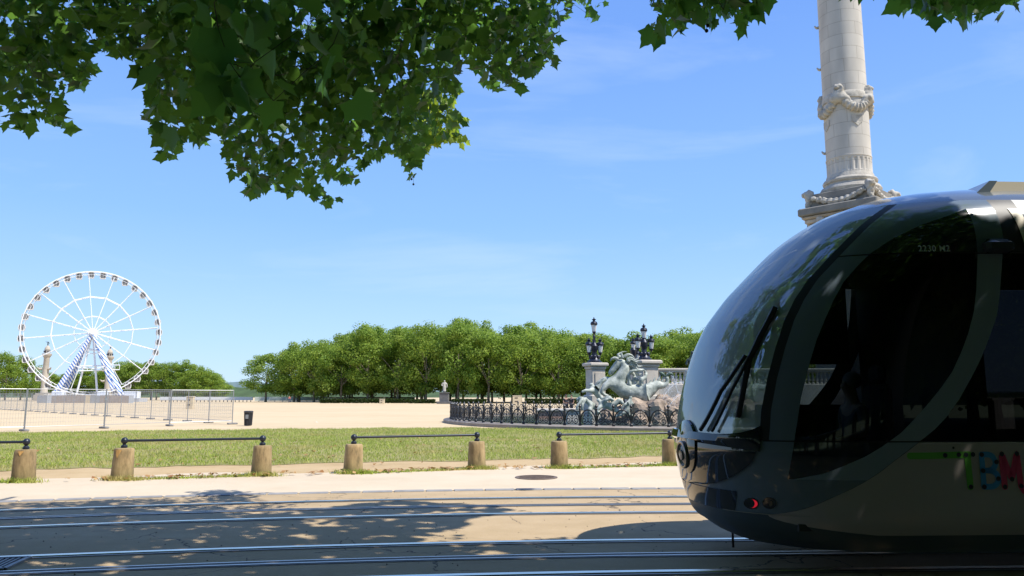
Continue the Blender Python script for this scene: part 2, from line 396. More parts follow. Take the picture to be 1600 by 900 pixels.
k = inside(gx, gy, PX, PY) & (rng.uniform(-1.3, 1, n) < clump*.5+.45-.55*np.clip(worn-.3, 0, 1))
gx, gy = gx[k], gy[k]
blades('grass', gx, gy, rng.uniform(.03, .10, len(gx)), rng.uniform(.010, .024, len(gx)), grass_m, label='sunlit dry-tipped grass on the strip behind the bollards')

# ------------------------------------------------------------------ bollards and rails
boll_m = bpy.data.materials.new('weathered_bollard_stone'); boll_m.use_nodes = True
def bollard_material(m):
    t = m.node_tree; b = t.nodes['Principled BSDF']; l = t.links.new; b.inputs['Roughness'].default_value = .9
    c = N(t, 'ShaderNodeTexCoord'); mpn = N(t, 'ShaderNodeMapping'); mpn.inputs['Scale'].default_value = (1, 1, .35); l(c.outputs['Object'], mpn.inputs[0])
    oi = N(t, 'ShaderNodeObjectInfo'); va = N(t, 'ShaderNodeVectorMath', operation='ADD'); l(mpn.outputs[0], va.inputs[0])
    sc_ = N(t, 'ShaderNodeMath', operation='MULTIPLY'); l(oi.outputs['Random'], sc_.inputs[0]); sc_.inputs[1].default_value = 40; l(sc_.outputs[0], va.inputs[1])
    n1 = N(t, 'ShaderNodeTexNoise'); n1.inputs['Scale'].default_value = 7; n1.inputs['Detail'].default_value = 8; n1.inputs['Roughness'].default_value = .7; l(va.outputs[0], n1.inputs['Vector'])
    r = N(t, 'ShaderNodeValToRGB'); e = r.color_ramp.elements; e[0].position = .32; e[0].color = (.17, .125, .06, 1); e[1].position = .66; e[1].color = (.46, .34, .17, 1)
    x = e.new(.47); x.color = (.33, .235, .115, 1); l(n1.outputs[0], r.inputs[0])
    # moss creeping up from the foot
    sp = N(t, 'ShaderNodeSeparateXYZ'); l(c.outputs['Object'], sp.inputs[0])
    n2 = N(t, 'ShaderNodeTexNoise'); n2.inputs['Scale'].default_value = 11; n2.inputs['Detail'].default_value = 4; l(va.outputs[0], n2.inputs['Vector'])
    mr = N(t, 'ShaderNodeMapRange'); mr.inputs[1].default_value = .34; mr.inputs[2].default_value = -.08; l(sp.outputs['Z'], mr.inputs[0])
    mu = N(t, 'ShaderNodeMath', operation='MULTIPLY'); l(mr.outputs[0], mu.inputs[0]); l(n2.outputs[0], mu.inputs[1])
    mx_ = N(t, 'ShaderNodeMix', data_type='RGBA'); l(mu.outputs[0], mx_.inputs[0]); l(r.outputs[0], mx_.inputs[6]); mx_.inputs[7].default_value = (.12, .13, .04, 1); br_ = N(t, 'ShaderNodeMapRange'); br_.inputs[3].default_value = .78; br_.inputs[4].default_value = 1.12; l(oi.outputs['Random'], br_.inputs[0]); sv = N(t, 'ShaderNodeVectorMath', operation='SCALE'); l(mx_.outputs[2], sv.inputs[0]); l(br_.outputs[0], sv.inputs['Scale']); l(sv.outputs[0], b.inputs['Base Color'])
    u = N(t, 'ShaderNodeBump'); u.inputs['Strength'].default_value = .7; u.inputs['Distance'].default_value = .02; l(n1.outputs[0], u.inputs['Height']); l(u.outputs[0], b.inputs['Normal'])
bollard_material(boll_m)
iron_m = mat('blue_black_iron', (.022, .028, .04), .38, .3, noise=(6, .25, 4), spec=.5)
def bollard_mesh(seed):
    rr = random.Random(seed); b = MB(); ph = rr.uniform(0, 6)
    wobf = lambda t, h: 1+.012*math.sin(3*t+ph+h*6)+.008*math.sin(7*t+ph*2)
    b.lathe([(.205, -.05), (.203, .05), (.197, .2), (.19, .38), (.183, .52), (.178, .575), (.168, .592), (0.05, .597), (0, .597)], (0, 0, 0), 28, mod=wobf)
    return b
bolls = [(36, 752), (190.5, 748.5), (408, 742), (551.5, 738.5), (745, 731.5), (874, 730.5), (1048, 726)]
blab = ['ochre stone bollard with grass at its foot near the left edge of the picture', 'stone bollard with a chipped orange notch, at the left end of the longest black rail',
        'grey-green stone bollard at the right end of the longest black rail', 'tapered stone bollard at the left end of the middle black rail',
        'yellow-brown stone bollard at the right end of the middle black rail', 'stone bollard at the left end of the rail in front of the iron basin fence',
        'stone bollard half hidden behind the nose of the tram']
bpos = []
for i, (px, py) in enumerate(bolls):
    p = gnd(px, py+1.0); bpos.append(p)
    o = bollard_mesh(i).build('stone_bollard', boll_m, smooth=True); o.location = (p.x, p.y, .008); o.rotation_euler = (R(random.uniform(-1.2, 1.2)), R(random.uniform(-1.5, 1.5)), random.uniform(0, 6))
    tag(o, blab[i], 'bollard', 'stone bollards in a row along the grass')
chip_m = mat('fresh_ochre_chip', (.52, .30, .10), .9, noise=(14, .25, 5))
for i, (t0, w_, d_) in ((0, (-1.45, .30, .09)), (1, (-1.72, .36, .16))):
    o = [x for x in bpy.data.objects if x.get('label') == blab[i]][0]; b = MB(); rad = lambda h: .1835-(h-.51)*.075
    tri = [(t0-w_, .57), (t0-w_*.4, .57), (t0+w_*.3, .57), (t0+w_, .57), (t0+w_*.4, .57-d_*.55), (t0-w_*.1, .57-d_), (t0-w_*.5, .57-d_*.6)]
    b.add([(rad(h)*1.035*math.cos(a), rad(h)*1.035*math.sin(a), h) for a, h in tri], [tuple(range(7))])
    c_ = b.build('chip', chip_m); c_.parent = o; c_.rotation_euler = (0, 0, -o.rotation_euler.z)
def finial(b, c, s=1):
    b.lathe([(.045*s, 0), (.062*s, .012), (.06*s, .04), (.04*s, .058), (.028*s, .07), (.03*s, .078), (.052*s, .095), (.066*s, .125), (.066*s, .15), (.05*s, .182), (.022*s, .2), (0, .204)], c, 18)
pairs = [(None, 0), (1, 2), (3, 4), (5, 6)]
rlab = ['black iron rail on the leftmost bollard, running out of the picture', 'longest black iron rail with ball ends, in front of the wire fence and bin', 'black iron rail with ball ends on the two middle bollards', 'black iron rail with ball ends in front of the basin fence']
for (a, c), lb in zip(pairs, rlab):
    pc = bpos[c]; pa = bpos[a] if a is not None else Vector((pc.x-2.6, pc.y-.7, 0))
    if a is None:
        o = bollard_mesh(40).build('stone_bollard', boll_m, smooth=True); o.location = (pa.x, pa.y, .008); tag(o, 'stone bollard just outside the left edge of the picture', 'bollard', 'stone bollards in a row along the grass')
    r = empty('bollard_rail', (pa.x, pa.y, .6), lb, 'rail', 'black rails joining pairs of bollards')
    for p in (pa, pc):
        b = MB(); finial(b, (p.x, p.y, .603)); b.build('ball_finial', iron_m, r, smooth=True)
    b = MB(); b.tube([(pa.x, pa.y, .74), (pc.x, pc.y, .74)], .025, 12); b.build('bar', iron_m, r, smooth=True)
# tufts round the bollard feet and along the strip between them
tx, ty, th_ = [], [], []
def tuft_line(p, q, n, sp, hmax):
    for _ in range(n):
        t = random.random(); tx.append(p[0]+(q[0]-p[0])*t+random.gauss(0, sp)); ty.append(p[1]+(q[1]-p[1])*t+random.gauss(0, sp*.45)); th_.append(random.uniform(.02, hmax))
for p in bpos:
    tuft_line((p.x-.15, p.y-.2), (p.x+.3, p.y-.22), 420, .14, .12)
for a, c in ((1, 2), (3, 4), (5, 6)):
    tuft_line((bpos[a].x, bpos[a].y-.2), (bpos[c].x, bpos[c].y-.2), 900, .13, .07)
blades('weeds', np.array(tx), np.array(ty), np.array(th_), np.full(len(tx), .022), grass_m, label='low weeds and grass round the bollard feet', cat='weeds')
# fallen leaves
dead_m = leaf_mat('dead_leaves', (.30, .14, .05), (.50, .33, .15), (.3, .2, .06), .2)
n = 420
lx = np.concatenate([rng.uniform(-14, 9, 200), np.concatenate([rng.normal(bpos[1].x+1.2, 1.2, 70), rng.normal(bpos[3].x+1, 1.2, 70), rng.normal(bpos[5].x+1, 1.4, 80)])])
ly = np.concatenate([rng.uniform(17.5, 30, 200), np.interp(lx[200:], [p.x for p in bpos], [p.y for p in bpos])-.15+rng.normal(0, .15, 220)])
V = np.zeros((n, 4, 3)); a = rng.uniform(0, 6.28, n); s_ = rng.uniform(.03, .09, n)
for k_ in range(4):
    V[:, k_, 0] = lx+np.cos(a+k_*1.57)*s_*(1 if k_ % 2 else .65); V[:, k_, 1] = ly+np.sin(a+k_*1.57)*s_*(1 if k_ % 2 else .65); V[:, k_, 2] = .03+rng.uniform(0, .06, n)*(1 if True else 0)
tag(np_mesh('fallen_leaves', V.reshape(-1, 3), np.arange(n*4).reshape(n, 4), dead_m), 'brown dry leaves scattered over the grass strip', 'leaves', kind='stuff')
# grit on the road
n = 420
lx = rng.uniform(-9, 4, n); ly = rng.uniform(7.6, 13.2, n)+np.array([curve_off(v) for v in lx]); s_ = rng.uniform(.003, .013, n); V = np.zeros((n, 4, 3)); a = rng.uniform(0, 6.28, n)
for k_ in range(3):
    V[:, k_, 0] = lx+np.cos(a+k_*2.1)*s_; V[:, k_, 1] = ly+np.sin(a+k_*2.1)*s_; V[:, k_, 2] = .012
V[:, 3, 0] = lx; V[:, 3, 1] = ly; V[:, 3, 2] = .014+s_
tag(np_mesh('grit', V.reshape(-1, 3), np.array([[4*i+a_ for a_ in f] for i in range(n) for f in ((0, 1, 3), (1, 2, 3), (2, 0, 3))]), mat('grit', (.1, .075, .055), .9)), 'small dark crumbs of bark and grit on the asphalt', 'grit', kind='stuff')
# manhole cover and drain grate
p = gnd(838, 747)
r = empty('manhole_cover', (p.x, p.y, .01), 'round dark iron manhole cover in the pale sandy path', 'manhole cover')
b = MB(); b.lathe([(.42, 0), (.42, .012), (.36, .014), (.36, .006), (0, .006)], (p.x, p.y, .01), 32); b.build('cover_plate', mat('rusty_iron', (.16, .12, .09), .7, .2, noise=(9, .35, 5)), r)
b = MB()
for i in range(-4, 5):
    w = math.sqrt(max(.01, .34**2-(i*.07)**2)); b.box((p.x, p.y+i*.07, .02), (2*w, .03, .008))
b.build('ribs', MATS['rusty_iron'], r)
c0 = gnd(-40, 905); 
r = empty('drain_grate', (gnd(10, 885).x, gnd(10, 885).y, .012), 'slotted steel drain grate beside the near track in the lower left corner', 'grate')
q = [gnd(-120, 896), gnd(-100, 880), gnd(46, 874.5), gnd(6, 893)]
b = MB()
def qp(u, v):
    a_ = q[1].lerp(q[2], u); b_ = q[0].lerp(q[3], u); return b_.lerp(a_, v)
def bar4(p0, p1, w, z0, z1, b):
    d = (p1-p0); d.z = 0; d.normalize(); s = Vector((-d.y, d.x, 0))*w/2
    b.add([p0-s+Vector((0, 0, z0)), p1-s+Vector((0, 0, z0)), p1+s+Vector((0, 0, z0)), p0+s+Vector((0, 0, z0)), p0-s+Vector((0, 0, z1)), p1-s+Vector((0, 0, z1)), p1+s+Vector((0, 0, z1)), p0+s+Vector((0, 0, z1))], [(0, 1, 2, 3), (4, 5, 6, 7), (0, 1, 5, 4), (1, 2, 6, 5), (2, 3, 7, 6), (3, 0, 4, 7)])
for i in range(16): bar4(qp(.03+i*.0627, .06), qp(.03+i*.0627, .94), .022, .014, .03, b)
b.build('slats', mat('galvanised', (.22, .23, .24), .5, .5, noise=(5, .2, 4)), r)
b = MB()
for a_, c_ in ((0, 1), (1, 2), (2, 3), (3, 0)): bar4(q[a_], q[c_], .045, .013, .034, b)
b.build('frame', MATS['galvanised'], r)
b = MB(); b.add([v+Vector((0, 0, .0135)) for v in q], [(0, 1, 2, 3)]); b.build('pit', groove, r)

# ------------------------------------------------------------------ litter bin
p = gnd(387.5, 665.5)
r = empty('litter_bin', (p.x, p.y, 0), 'black slatted litter bin on the sand at the end of the wire fence', 'bin')
binm = mat('bin_metal', (.05, .055, .065), .5, .3, noise=(8, .3, 4))
b = MB(); b.lathe([(.16, .02), (.17, .04), (.20, .70), (.19, .70), (.16, .06), (0, .06)], (p.x, p.y, 0), 20); b.build('bucket', mat('bin_liner', (.03, .032, .038), .6), r, True)
for k in range(18):
    t = k/18*2*math.pi; b = MB(); b.tube([(p.x+.19*math.cos(t), p.y+.19*math.sin(t), .03), (p.x+.222*math.cos(t), p.y+.222*math.sin(t), .72)], .016, 5); b.build('slat', binm, r)
b = MB(); b.lathe([(.235, .70), (.245, .72), (.245, .79), (.21, .81), (.12, .81), (.12, .78), (.21, .76)], (p.x, p.y, 0), 22); b.build('rim', binm, r, True)
b = MB(); b.box((p.x, p.y-.235, .5), (.16, .012, .22)); b.build('plate', mat('bin_plate', (.30, .32, .33), .5, .5), r)

p = gnd(493, 660.5); b = MB(); b.add([p+Vector((-.12, 0, .01)), p+Vector((.02, -.05, .05)), p+Vector((.13, .02, .015)), p+Vector((.05, .1, .06)), p+Vector((-.08, .09, .02))], [(0, 1, 4), (1, 3, 4), (1, 2, 3)])
tag(b.build('paper_scrap', mat('white_paper', (.7, .7, .7), .8)), 'crumpled white paper scrap lying on the open sand right of the bin', 'litter')
# ------------------------------------------------------------------ wire site fence
galv = mat('fence_galvanised', (.40, .41, .42), .4, .7)
def fence_proto(Lp):
    root = bpy.data.objects.new('fence_panel', None); COL.objects.link(root)
    b = MB(); H = 1.95
    for s in (0.02, Lp-.02): b.tube([(s, 0, .08), (s, 0, H)], .021, 8)
    for h in (.2, H-.02): b.tube([(.02, 0, h), (Lp-.02, 0, h)], .016, 6)
    b.build('frame', galv, root, True)
    b = MB()
    k = 1
    while k*.115 < Lp-.05: b.tube([(k*.115, 0, .2), (k*.115, 0, H-.02)], .0035, 3, False); k += 1
    for j in range(1, 9): b.tube([(.02, .004, .2+j*.2), (Lp-.02, .004, .2+j*.2)], .0035, 3, False)
    b.build('wire_mesh', galv, root)
    if True:
        b = MB(); b.bbox((0, 0, .05), (.22, .55, .1), .02); b.build('foot', mat('fence_foot', (.22, .22, .22), .8, noise=(5, .3, 4)), root)
    b = MB(); b.box((Lp, 0, 1.45), (.1, .05, .05)); b.build('clamp', galv, root)
    return root
def place_panel(src, p, q, first, label):
    o = src if first else copy_tree(src)
    o.location = (p.x, p.y, 0); o.rotation_euler = (0, 0, math.atan2(q.y-p.y, q.x-p.x)); o.scale = ((Vector((q.x, q.y))-Vector((p.x, p.y))).length/3.5, 1, 1)
    tag(o, label, 'fence panel', 'wire site fence panels on the sand')
proto = fence_proto(3.5)
cor = Vector((-16.0, 44.6, 0)); nearpts = [Vector((-27.5, 32.0, 0)), Vector((-25.1, 33.9, 0)), Vector((-22.45, 35.9, 0)), Vector((-20.35, 38.9, 0)), Vector((-18.45, 42.0, 0)), cor]
nl = ['wire fence panel just outside the left edge', 'nearest wire fence panel, cut by the left edge above the grass', 'wire fence panel in front of the ferris wheel, second from the left edge', 'wire fence panel right of the ferris wheel along the grass', 'last front wire fence panel, ending at the corner by the bin']
for i in range(5): place_panel(proto, nearpts[i], nearpts[i+1], i == 0, nl[i])
d = (Vector((-61, 93.5, 0))-cor).normalized()
for i in range(21):
    place_panel(proto, cor+d*3.5*i, cor+d*3.5*(i+1), False, f'{ORD[i]} wire fence panel from the corner in the row running back towards the ferris wheel')

# ================================================================== TREES
bark_m = mat('plane_bark', (.11, .09, .065), .9, noise=(1.5, .5, 5, (.24, .21, .15)), bump=(6, .5, .05))
far_leaf = [leaf_mat('far_leaves', (.065, .135, .02), (.245, .35, .05), (.30, .45, .055), .38, spec=.15, dry=(.22, (.30, .37, .07))),
            leaf_mat('far_leaves_yellow', (.08, .155, .02), (.29, .37, .055), (.34, .47, .06), .38, spec=.15, dry=(.2, (.18, .28, .045)))]
def crown_points(nc, per, rx, rz, zc, flat=.75, seed=0):
    """leaf clumps: boughs on an uneven ellipsoid, each a bunch of leaves"""
    g = np.random.default_rng(seed); P = []; Nn = []
    for i in range(nc):
        d = g.normal(size=3); d /= np.linalg.norm(d); rad = g.uniform(.45, 1.0)**.5
        zz = np.sign(d[2])*abs(d[2])**(.62 if d[2] < 0 else .9); c = np.array([d[0]*rx*rad*.82, d[1]*rx*rad*.82, zc+zz*rz*rad*.84])
        br = g.uniform(.18, .36)*rx
        u = g.normal(size=(per, 3)); u /= np.linalg.norm(u, axis=1, keepdims=True)
        rr = br*g.uniform(.55, 1.08, (per, 1))
        P.append(c+u*rr*np.array([1, 1, flat])); Nn.append(u)
    return np.vstack(P), np.vstack(Nn)
def leaf_cards(P, Nn, smin, smax, g):
    """small five-cornered leaf sprays facing roughly outwards"""
    n = len(P); Nn = Nn+np.array([0, 0, .35])+g.normal(0, .42, (n, 3)); Nn /= np.linalg.norm(Nn, axis=1, keepdims=True)
    t = np.cross(Nn, g.normal(size=(n, 3))); t /= np.linalg.norm(t, axis=1, keepdims=True)+1e-9; b = np.cross(Nn, t); s = g.uniform(smin, smax, n)
    shape = [(0, -.5), (.5, -.15), (.28, .5), (-.3, .42), (-.5, -.2)]
    V = np.zeros((n, 5, 3))
    for k, (a, c) in enumerate(shape): V[:, k] = P+(t*a+b*c)*s[:, None]+Nn*(g.uniform(-.12, .12, n)*s)[:, None]
    return V.reshape(-1, 3), np.arange(n*5).reshape(n, 5)
def tree_proto(seed, h, rx, nc=46, per=190, m=0, clear=.035, smin=.2, smax=.44):
    g = np.random.default_rng(seed); rr = random.Random(seed)
    root = bpy.data.objects.new('plane_tree', None); COL.objects.link(root)
    z0 = h*clear; rz = (h-z0)/2; zc = z0+rz
    P, Nn = crown_points(nc, per, rx, rz, zc, seed=seed)
    V, Fq = leaf_cards(P, Nn, smin, smax, g)
    np_mesh('crown', V, Fq, far_leaf[m], root)
    b = MB(); b.tube([(0, 0, -.1), (.05, 0, h*.1), (rr.uniform(-.15, .15), .1, h*.25), (rr.uniform(-.3, .3), 0, h*.55)], [.36, .27, .22, .12], 8)
    for k in range(6):
        a = k*1.05+rr.random(); z = h*rr.uniform(.2, .38)
        b.tube([(0, 0, z), (math.cos(a)*rx*.3, math.sin(a)*rx*.3, z+h*.13), (math.cos(a)*rx*.62, math.sin(a)*rx*.62, z+h*.25)], [.14, .09, .04], 5)
    b.build('trunk', bark_m, root, True)
    return root
protos = [tree_proto(3, 17.5, 7.2, 54), tree_proto(5, 18.6, 7.6, 58), tree_proto(8, 16.6, 6.8, 48, m=1), tree_proto(13, 19.2, 7.8, 60, m=1), tree_proto(21, 17.9, 7.0, 54)]
used = [False]*5
def plant(k, x, y, s, label, group, rz=None, sz=None):
    o = protos[k] if not used[k] else copy_tree(protos[k]); used[k] = True
    o.location = (x, y, 0); o.scale = (s, s, s if sz is None else sz); o.rotation_euler = (0, 0, random.uniform(0, 6.28) if rz is None else rz)
    return tag(o, label, 'tree', group)
def rowline(t): return Vector((-67+t*124, 213-t*68 if t < .5 else 179-(t-.5)*52, 0))
# height along the row follows the photographed skyline
sky_px = [(385, 548), (410, 537), (450, 535), (500, 531), (545, 517), (600, 505), (650, 510), (700, 500), (735, 494), (780, 512), (820, 499), (860, 512), (900, 516), (960, 522), (1010, 520), (1060, 506), (1110, 508), (1200, 505)]
nrow = 17
for i in range(nrow):
    p = rowline(i/(nrow-1)); px, _, _ = proj([(p.x, p.y, 0)]); top = np.interp(px[0], [a for a, _ in sky_px], [b_ for _, b_ in sky_px])
    hh_ = at(px[0], top, p.y).z
    k = [1, 0, 2, 4, 3, 1, 3, 0, 4, 3, 2, 1, 0, 3, 4, 2, 1][i]; H0 = [17.5, 18.6, 16.6, 19.2, 17.9][k]
    plant(k, p.x+random.uniform(-.8, .8), p.y+random.uniform(-1, 1), 1.0, f'{ORD[i]} plane tree from the left end of the long grove, front row', 'plane trees of the grove, front row', sz=(hh_*random.choice([.88, 1.02, 1.06, .95, 1.08]))/H0)
for r_ in range(1, 5):
    for i in range(nrow):
        p = rowline((i+.5*(r_ % 2))/(nrow-1)); p.y += r_*8.5; p.x += r_*2.0; px, _, _ = proj([(p.x, p.y, 0)])
        top = np.interp(px[0], [a for a, _ in sky_px], [b_ for _, b_ in sky_px])+(4 if r_ > 1 else 0); hh_ = at(px[0], top, p.y).z; k = (i*3+r_*2) % 5; H0 = [17.5, 18.6, 16.6, 19.2, 17.9][k]
        plant(k, p.x+random.uniform(-1.5, 1.5), p.y+random.uniform(-1.5, 1.5), 1.0, 'plane tree deeper in the grove, its crown rising behind the front row', 'plane trees deeper in the grove', sz=hh_*random.choice([.95, 1.03, 1.07])/H0)
# lower boughs in front so the grove hangs low
# trees along the quay behind the wheel
quay = [(-20, 549, 300), (8, 546, 292), (32, 550, 300), (52, 566, 330), (92, 588, 345), (112, 580, 330), (140, 572, 325), (168, 566, 318), (190, 560, 312), (212, 558, 310), (236, 560, 306), (262, 563, 304), (286, 557, 302), (308, 566, 300), (326, 580, 306)]
for i, (px, top, Y) in enumerate(quay):
    p = at(px, 620, Y); k = (i*2+1) % 5; hh_ = at(px, top, Y).z; H0 = [17.5, 18.6, 16.6, 19.2, 17.9][k]
    plant(k, p.x, Y, 1.0, f'{ORD[i]} tree from the left in the quay row behind the ferris wheel', 'trees along the quay behind the ferris wheel', sz=hh_/H0*.99)
for i in range(13):
    px = 60+i*23; p = at(px, 620, 325); hh_ = at(px, np.interp(px, [60, 120, 200, 300, 340], [585, 582, 566, 572, 592]), 325).z
    plant((i*3) % 5, p.x, 325+random.uniform(-4, 8), 1.0, 'tree in the second quay row, its crown filling gaps behind the first', 'trees of the second quay row', sz=hh_/18)
# distant wooded hill across the river and low riverside trees
def ridge(name, Y, pts, col, dep, seed):
    g = np.random.default_rng(seed); b = MB(); xs = np.linspace(pts[0][0], pts[-1][0], 90); V = []
    for j, px in enumerate(xs):
        top = np.interp(px, [a for a, _ in pts], [c for _, c in pts])+g.uniform(-.8, .8); p = at(px, top, Y); V += [(p.x, Y-40, -2), (p.x, Y, p.z), (p.x, Y+dep, -2)]
    b.add(V, [(3*i+k, 3*i+3+k, 3*i+4+k, 3*i+1+k) for i in range(89) for k in (0, 1)]); return tag(b.build(name, col), kind='structure')
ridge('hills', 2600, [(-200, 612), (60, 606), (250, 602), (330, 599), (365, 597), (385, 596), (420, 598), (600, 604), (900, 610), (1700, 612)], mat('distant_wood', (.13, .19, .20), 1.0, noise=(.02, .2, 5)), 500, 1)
ridge('woodland', -130, [(800, 500), (801, 500)], MATS['hedge_leaves'] if 'hedge_leaves' in MATS else bark_m, 60, 3) if 0 else None
ridge('wooded_bank', 900, [(-200, 612), (100, 606), (320, 601), (345, 603), (385, 606), (450, 608), (700, 612), (1700, 614)], mat('bank_wood', (.05, .085, .03), 1.0, noise=(.08, .3, 5)), 120, 2)
wb = MB(); gw = np.random.default_rng(5); V = []  # unseen dark ridge added behind the camera to block bright reflections
for i in range(81): V += [(-200+i*5, -118, -1), (-200+i*5, -122+gw.uniform(-1, 1), 11+gw.uniform(-2, 3)), (-200+i*5, -150, -1)]
wb.add(V, [(3*i+k, 3*i+3+k, 3*i+4+k, 3*i+1+k) for i in range(80) for k in (0, 1)]); tag(wb.build('unseen_wood_backdrop', mat('dark_backdrop_wood', (.03, .05, .015), 1.0, noise=(.3, .4, 5))), kind='structure')
# low hedges and pale barrier at the foot of the grove
def hedge(x0, x1, y, h, label):
    n = int((x1-x0)*240); g = np.random.default_rng(int(x0*10) % 999)
    P = np.c_[g.uniform(x0, x1, n), y+g.uniform(-.6, .6, n), h*g.uniform(0, 1, n)**.7]; V, Fq = leaf_cards(P, rand_dirs(n), .14, .32, g)
    root = empty('hedge', ((x0+x1)/2, y, 0), label, 'hedge', 'clipped hedges under the grove'); np_mesh('foliage', V, Fq, leaf_mat('hedge_leaves', (.02, .04, .008), (.05, .08, .015), (.05, .08, .01), .2) if 'hedge_leaves' not in MATS else MATS['hedge_leaves'], root)
    b = MB()
    for i in range(int(x1-x0)): b.tube([(x0+.5+i, y, 0), (x0+.5+i, y, h*.8)], .03, 4)
    b.build('stem', bark_m, root)
for a, c, Y, h, lb in ((500, 640, 178, 1.0, 'low dark hedge under the middle of the grove'), (640, 680, 172, .9, 'short dark hedge just left of the statue under the trees'), (706, 760, 165, 1.0, 'dark hedge to the right of the statue under the trees'), (820, 905, 158, 1.1, 'dark hedge behind the iron fence at the right end of the grove')):
    hedge(at(a, 620, Y).x, at(c, 620, Y).x, Y, h, lb)
white_m = mat('white_paint', (.72, .74, .75), .5)
a, c = at(250, 622, 214), at(395, 622, 214)
r = empty('barrier', ((a.x+c.x)/2, 214, 0), 'long low white barrier on the quay between the wheel and the grove', 'barrier')
b = MB(); b.box(((a.x+c.x)/2, 214, .95), (c.x-a.x, .3, .9)); b.build('board', white_m, r)
for i in range(24): b = MB(); b.box((a.x+(c.x-a.x)*(i+.5)/24, 214.02, .25), (.15, .2, .5)); b.build('post', mat('dark_post', (.05, .05, .055), .7), r)
a, c = at(400, 622, 235), at(640, 622, 222)
r = empty('barrier', ((a.x+c.x)/2, 232, 0), 'pale grey-green barrier seen between the grove trunks', 'barrier')
b = MB(); b.box(((a.x+c.x)/2, 234, .8), (c.x-a.x, .3, 1.2)); b.build('board', mat('pale_green_board', (.50, .56, .50), .6), r)
for i in range(20): b = MB(); b.box((a.x+(c.x-a.x)*(i+.5)/20, 234, .10), (.15, .2, .198)); b.build('post', MATS['dark_post'], r)

# ================================================================== FERRIS WHEEL
WY = 235.0; hub = at(145, 520, WY); wz = math.atan2(hub.x, hub.y)     # wheel plane faces the square
RW = 96/1200*(hub.y*CT+(hub.z-CAM_H)*ST)
ux = Vector((math.cos(wz), -math.sin(wz), 0)); uy = Vector((-math.sin(wz), -math.cos(wz), 0))*-1   # along the plane / away from the camera
uz = Vector((0, 0, 1))
root = empty('ferris_wheel', (hub.x, hub.y, 0), 'tall white ferris wheel on blue and white striped legs', 'ferris wheel')
wp_m = mat('wheel_white', (.80, .82, .84), .35)
def wpnt(r, a, d=0): return hub+ux*(r*math.cos(a))+uz*(r*math.sin(a))+uy*d
for s_ in (-.9, .9):
    b = MB(); b.tube([wpnt(RW, i/72*2*math.pi, s_) for i in range(72)], .16, 6, closed=True); b.build('rim', wp_m, root, True)
    b = MB(); b.tube([wpnt(RW*.955, i/72*2*math.pi, s_) for i in range(72)], .06, 5, closed=True); b.build('inner_rim', wp_m, root, True)
b = MB()
for i in range(72): b.tube([wpnt(RW, i/72*2*math.pi, -.9), wpnt(RW, i/72*2*math.pi, .9)], .06, 4); b.tube([wpnt(RW*.955, i/72*2*math.pi, .9), wpnt(RW, (i+.5)/72*2*math.pi, .9)], .05, 4)
b.build('rim_ties', wp_m, root)
for i in range(16):
    a = 2*math.pi*(i+.32)/16; b = MB()
    for s_ in (-.9, .9):
        b.tube([wpnt(.9, a, s_*1.8), wpnt(RW*.96, a, s_)], .1, 5)
    for k in range(1, 12):
        q_ = RW*.08*k; b.tube([wpnt(q_, a, -.9*1.8+.06*k), wpnt(q_+RW*.06, a, .9*1.8-.06*k)], .04, 3)
    b.build('spoke', wp_m, root)
for rr_, rad in ((.59, .13), (.27, .1)):
    b = MB()
    for s_ in (-1.1, 1.1): b.tube([wpnt(RW*rr_, 2*math.pi*(i+.32)/16, s_) for i in range(16)], rad, 5, closed=True)
    b.build('ring', wp_m, root)
b = MB(); M_ = Matrix((ux, uz, uy)).transposed()
b.tube([wpnt(0, 0, -3.0), wpnt(0, 0, 3.0)], .75, 16); b.tube([wpnt(0, 0, -2.0), wpnt(0, 0, -1.6)], 1.25, 16); b.tube([wpnt(0, 0, 1.6), wpnt(0, 0, 2.0)], 1.25, 16); b.build('hub', wp_m, root, True)
# striped legs
st_m = bpy.data.materials.new('blue_white_wrap'); st_m.use_nodes = True
def stripes(m):
    t = m.node_tree; b = t.nodes['Principled BSDF']; c = N(t, 'ShaderNodeTexCoord'); l = t.links.new
    ck = N(t, 'ShaderNodeTexWave'); ck.wave_type = 'BANDS'; ck.bands_direction = 'DIAGONAL'; ck.inputs['Scale'].default_value = .5; ck.inputs['Distortion'].default_value = 0; l(c.outputs['Object'], ck.inputs['Vector'])
    r = N(t, 'ShaderNodeValToRGB'); r.color_ramp.interpolation = 'CONSTANT'; r.color_ramp.elements[0].color = (.08, .20, .55, 1); r.color_ramp.elements[1].color = (.8, .82, .84, 1); r.color_ramp.elements[1].position = .42; l(ck.outputs[0], r.inputs[0]); l(r.outputs[0], b.inputs['Base Color']); b.inputs['Roughness'].default_value = .5
stripes(st_m)
for px, off in ((80, -3.2), (194, -3.2), (92, 3.4), (186, 3.4)):
    ft = at(px, 622, WY); ft.z = 0; ft += uy*(off*1.7); top = hub+uy*off*.75-uz*.3
    b = MB(); ax = (top-ft)
    for k in (-.32, .32):
        dd = ux*k*1.0
        b.tube([ft+dd*1.4, top+dd*.6], [.46, .30], 8)
    b.build('leg', st_m, root, True)
for px in (117, 153):
    ft = at(px, 622, WY); ft.z = 0; b = MB(); b.tube([ft+uy*-1.9, hub+uy*-1.7], .28, 6)
    b.build('strut', wp_m, root)
b = MB()
a_, c_ = at(122, 580, WY)+uy*-2.4, at(186, 578, WY)+uy*-2.4
for dz in (0, 1.4): b.tube([a_+uz*dz, c_+uz*dz], .16, 5)
for i in range(10): b.tube([a_.lerp(c_, i/9), a_.lerp(c_, i/9)+uz*1.4], .08, 4)
e_ = at(137, 553, WY)+uy*-2.2; f_ = at(151, 553, WY)+uy*-2.2
for dz in (0, 1.0): b.tube([e_+uz*dz, f_+uz*dz], .13, 5)
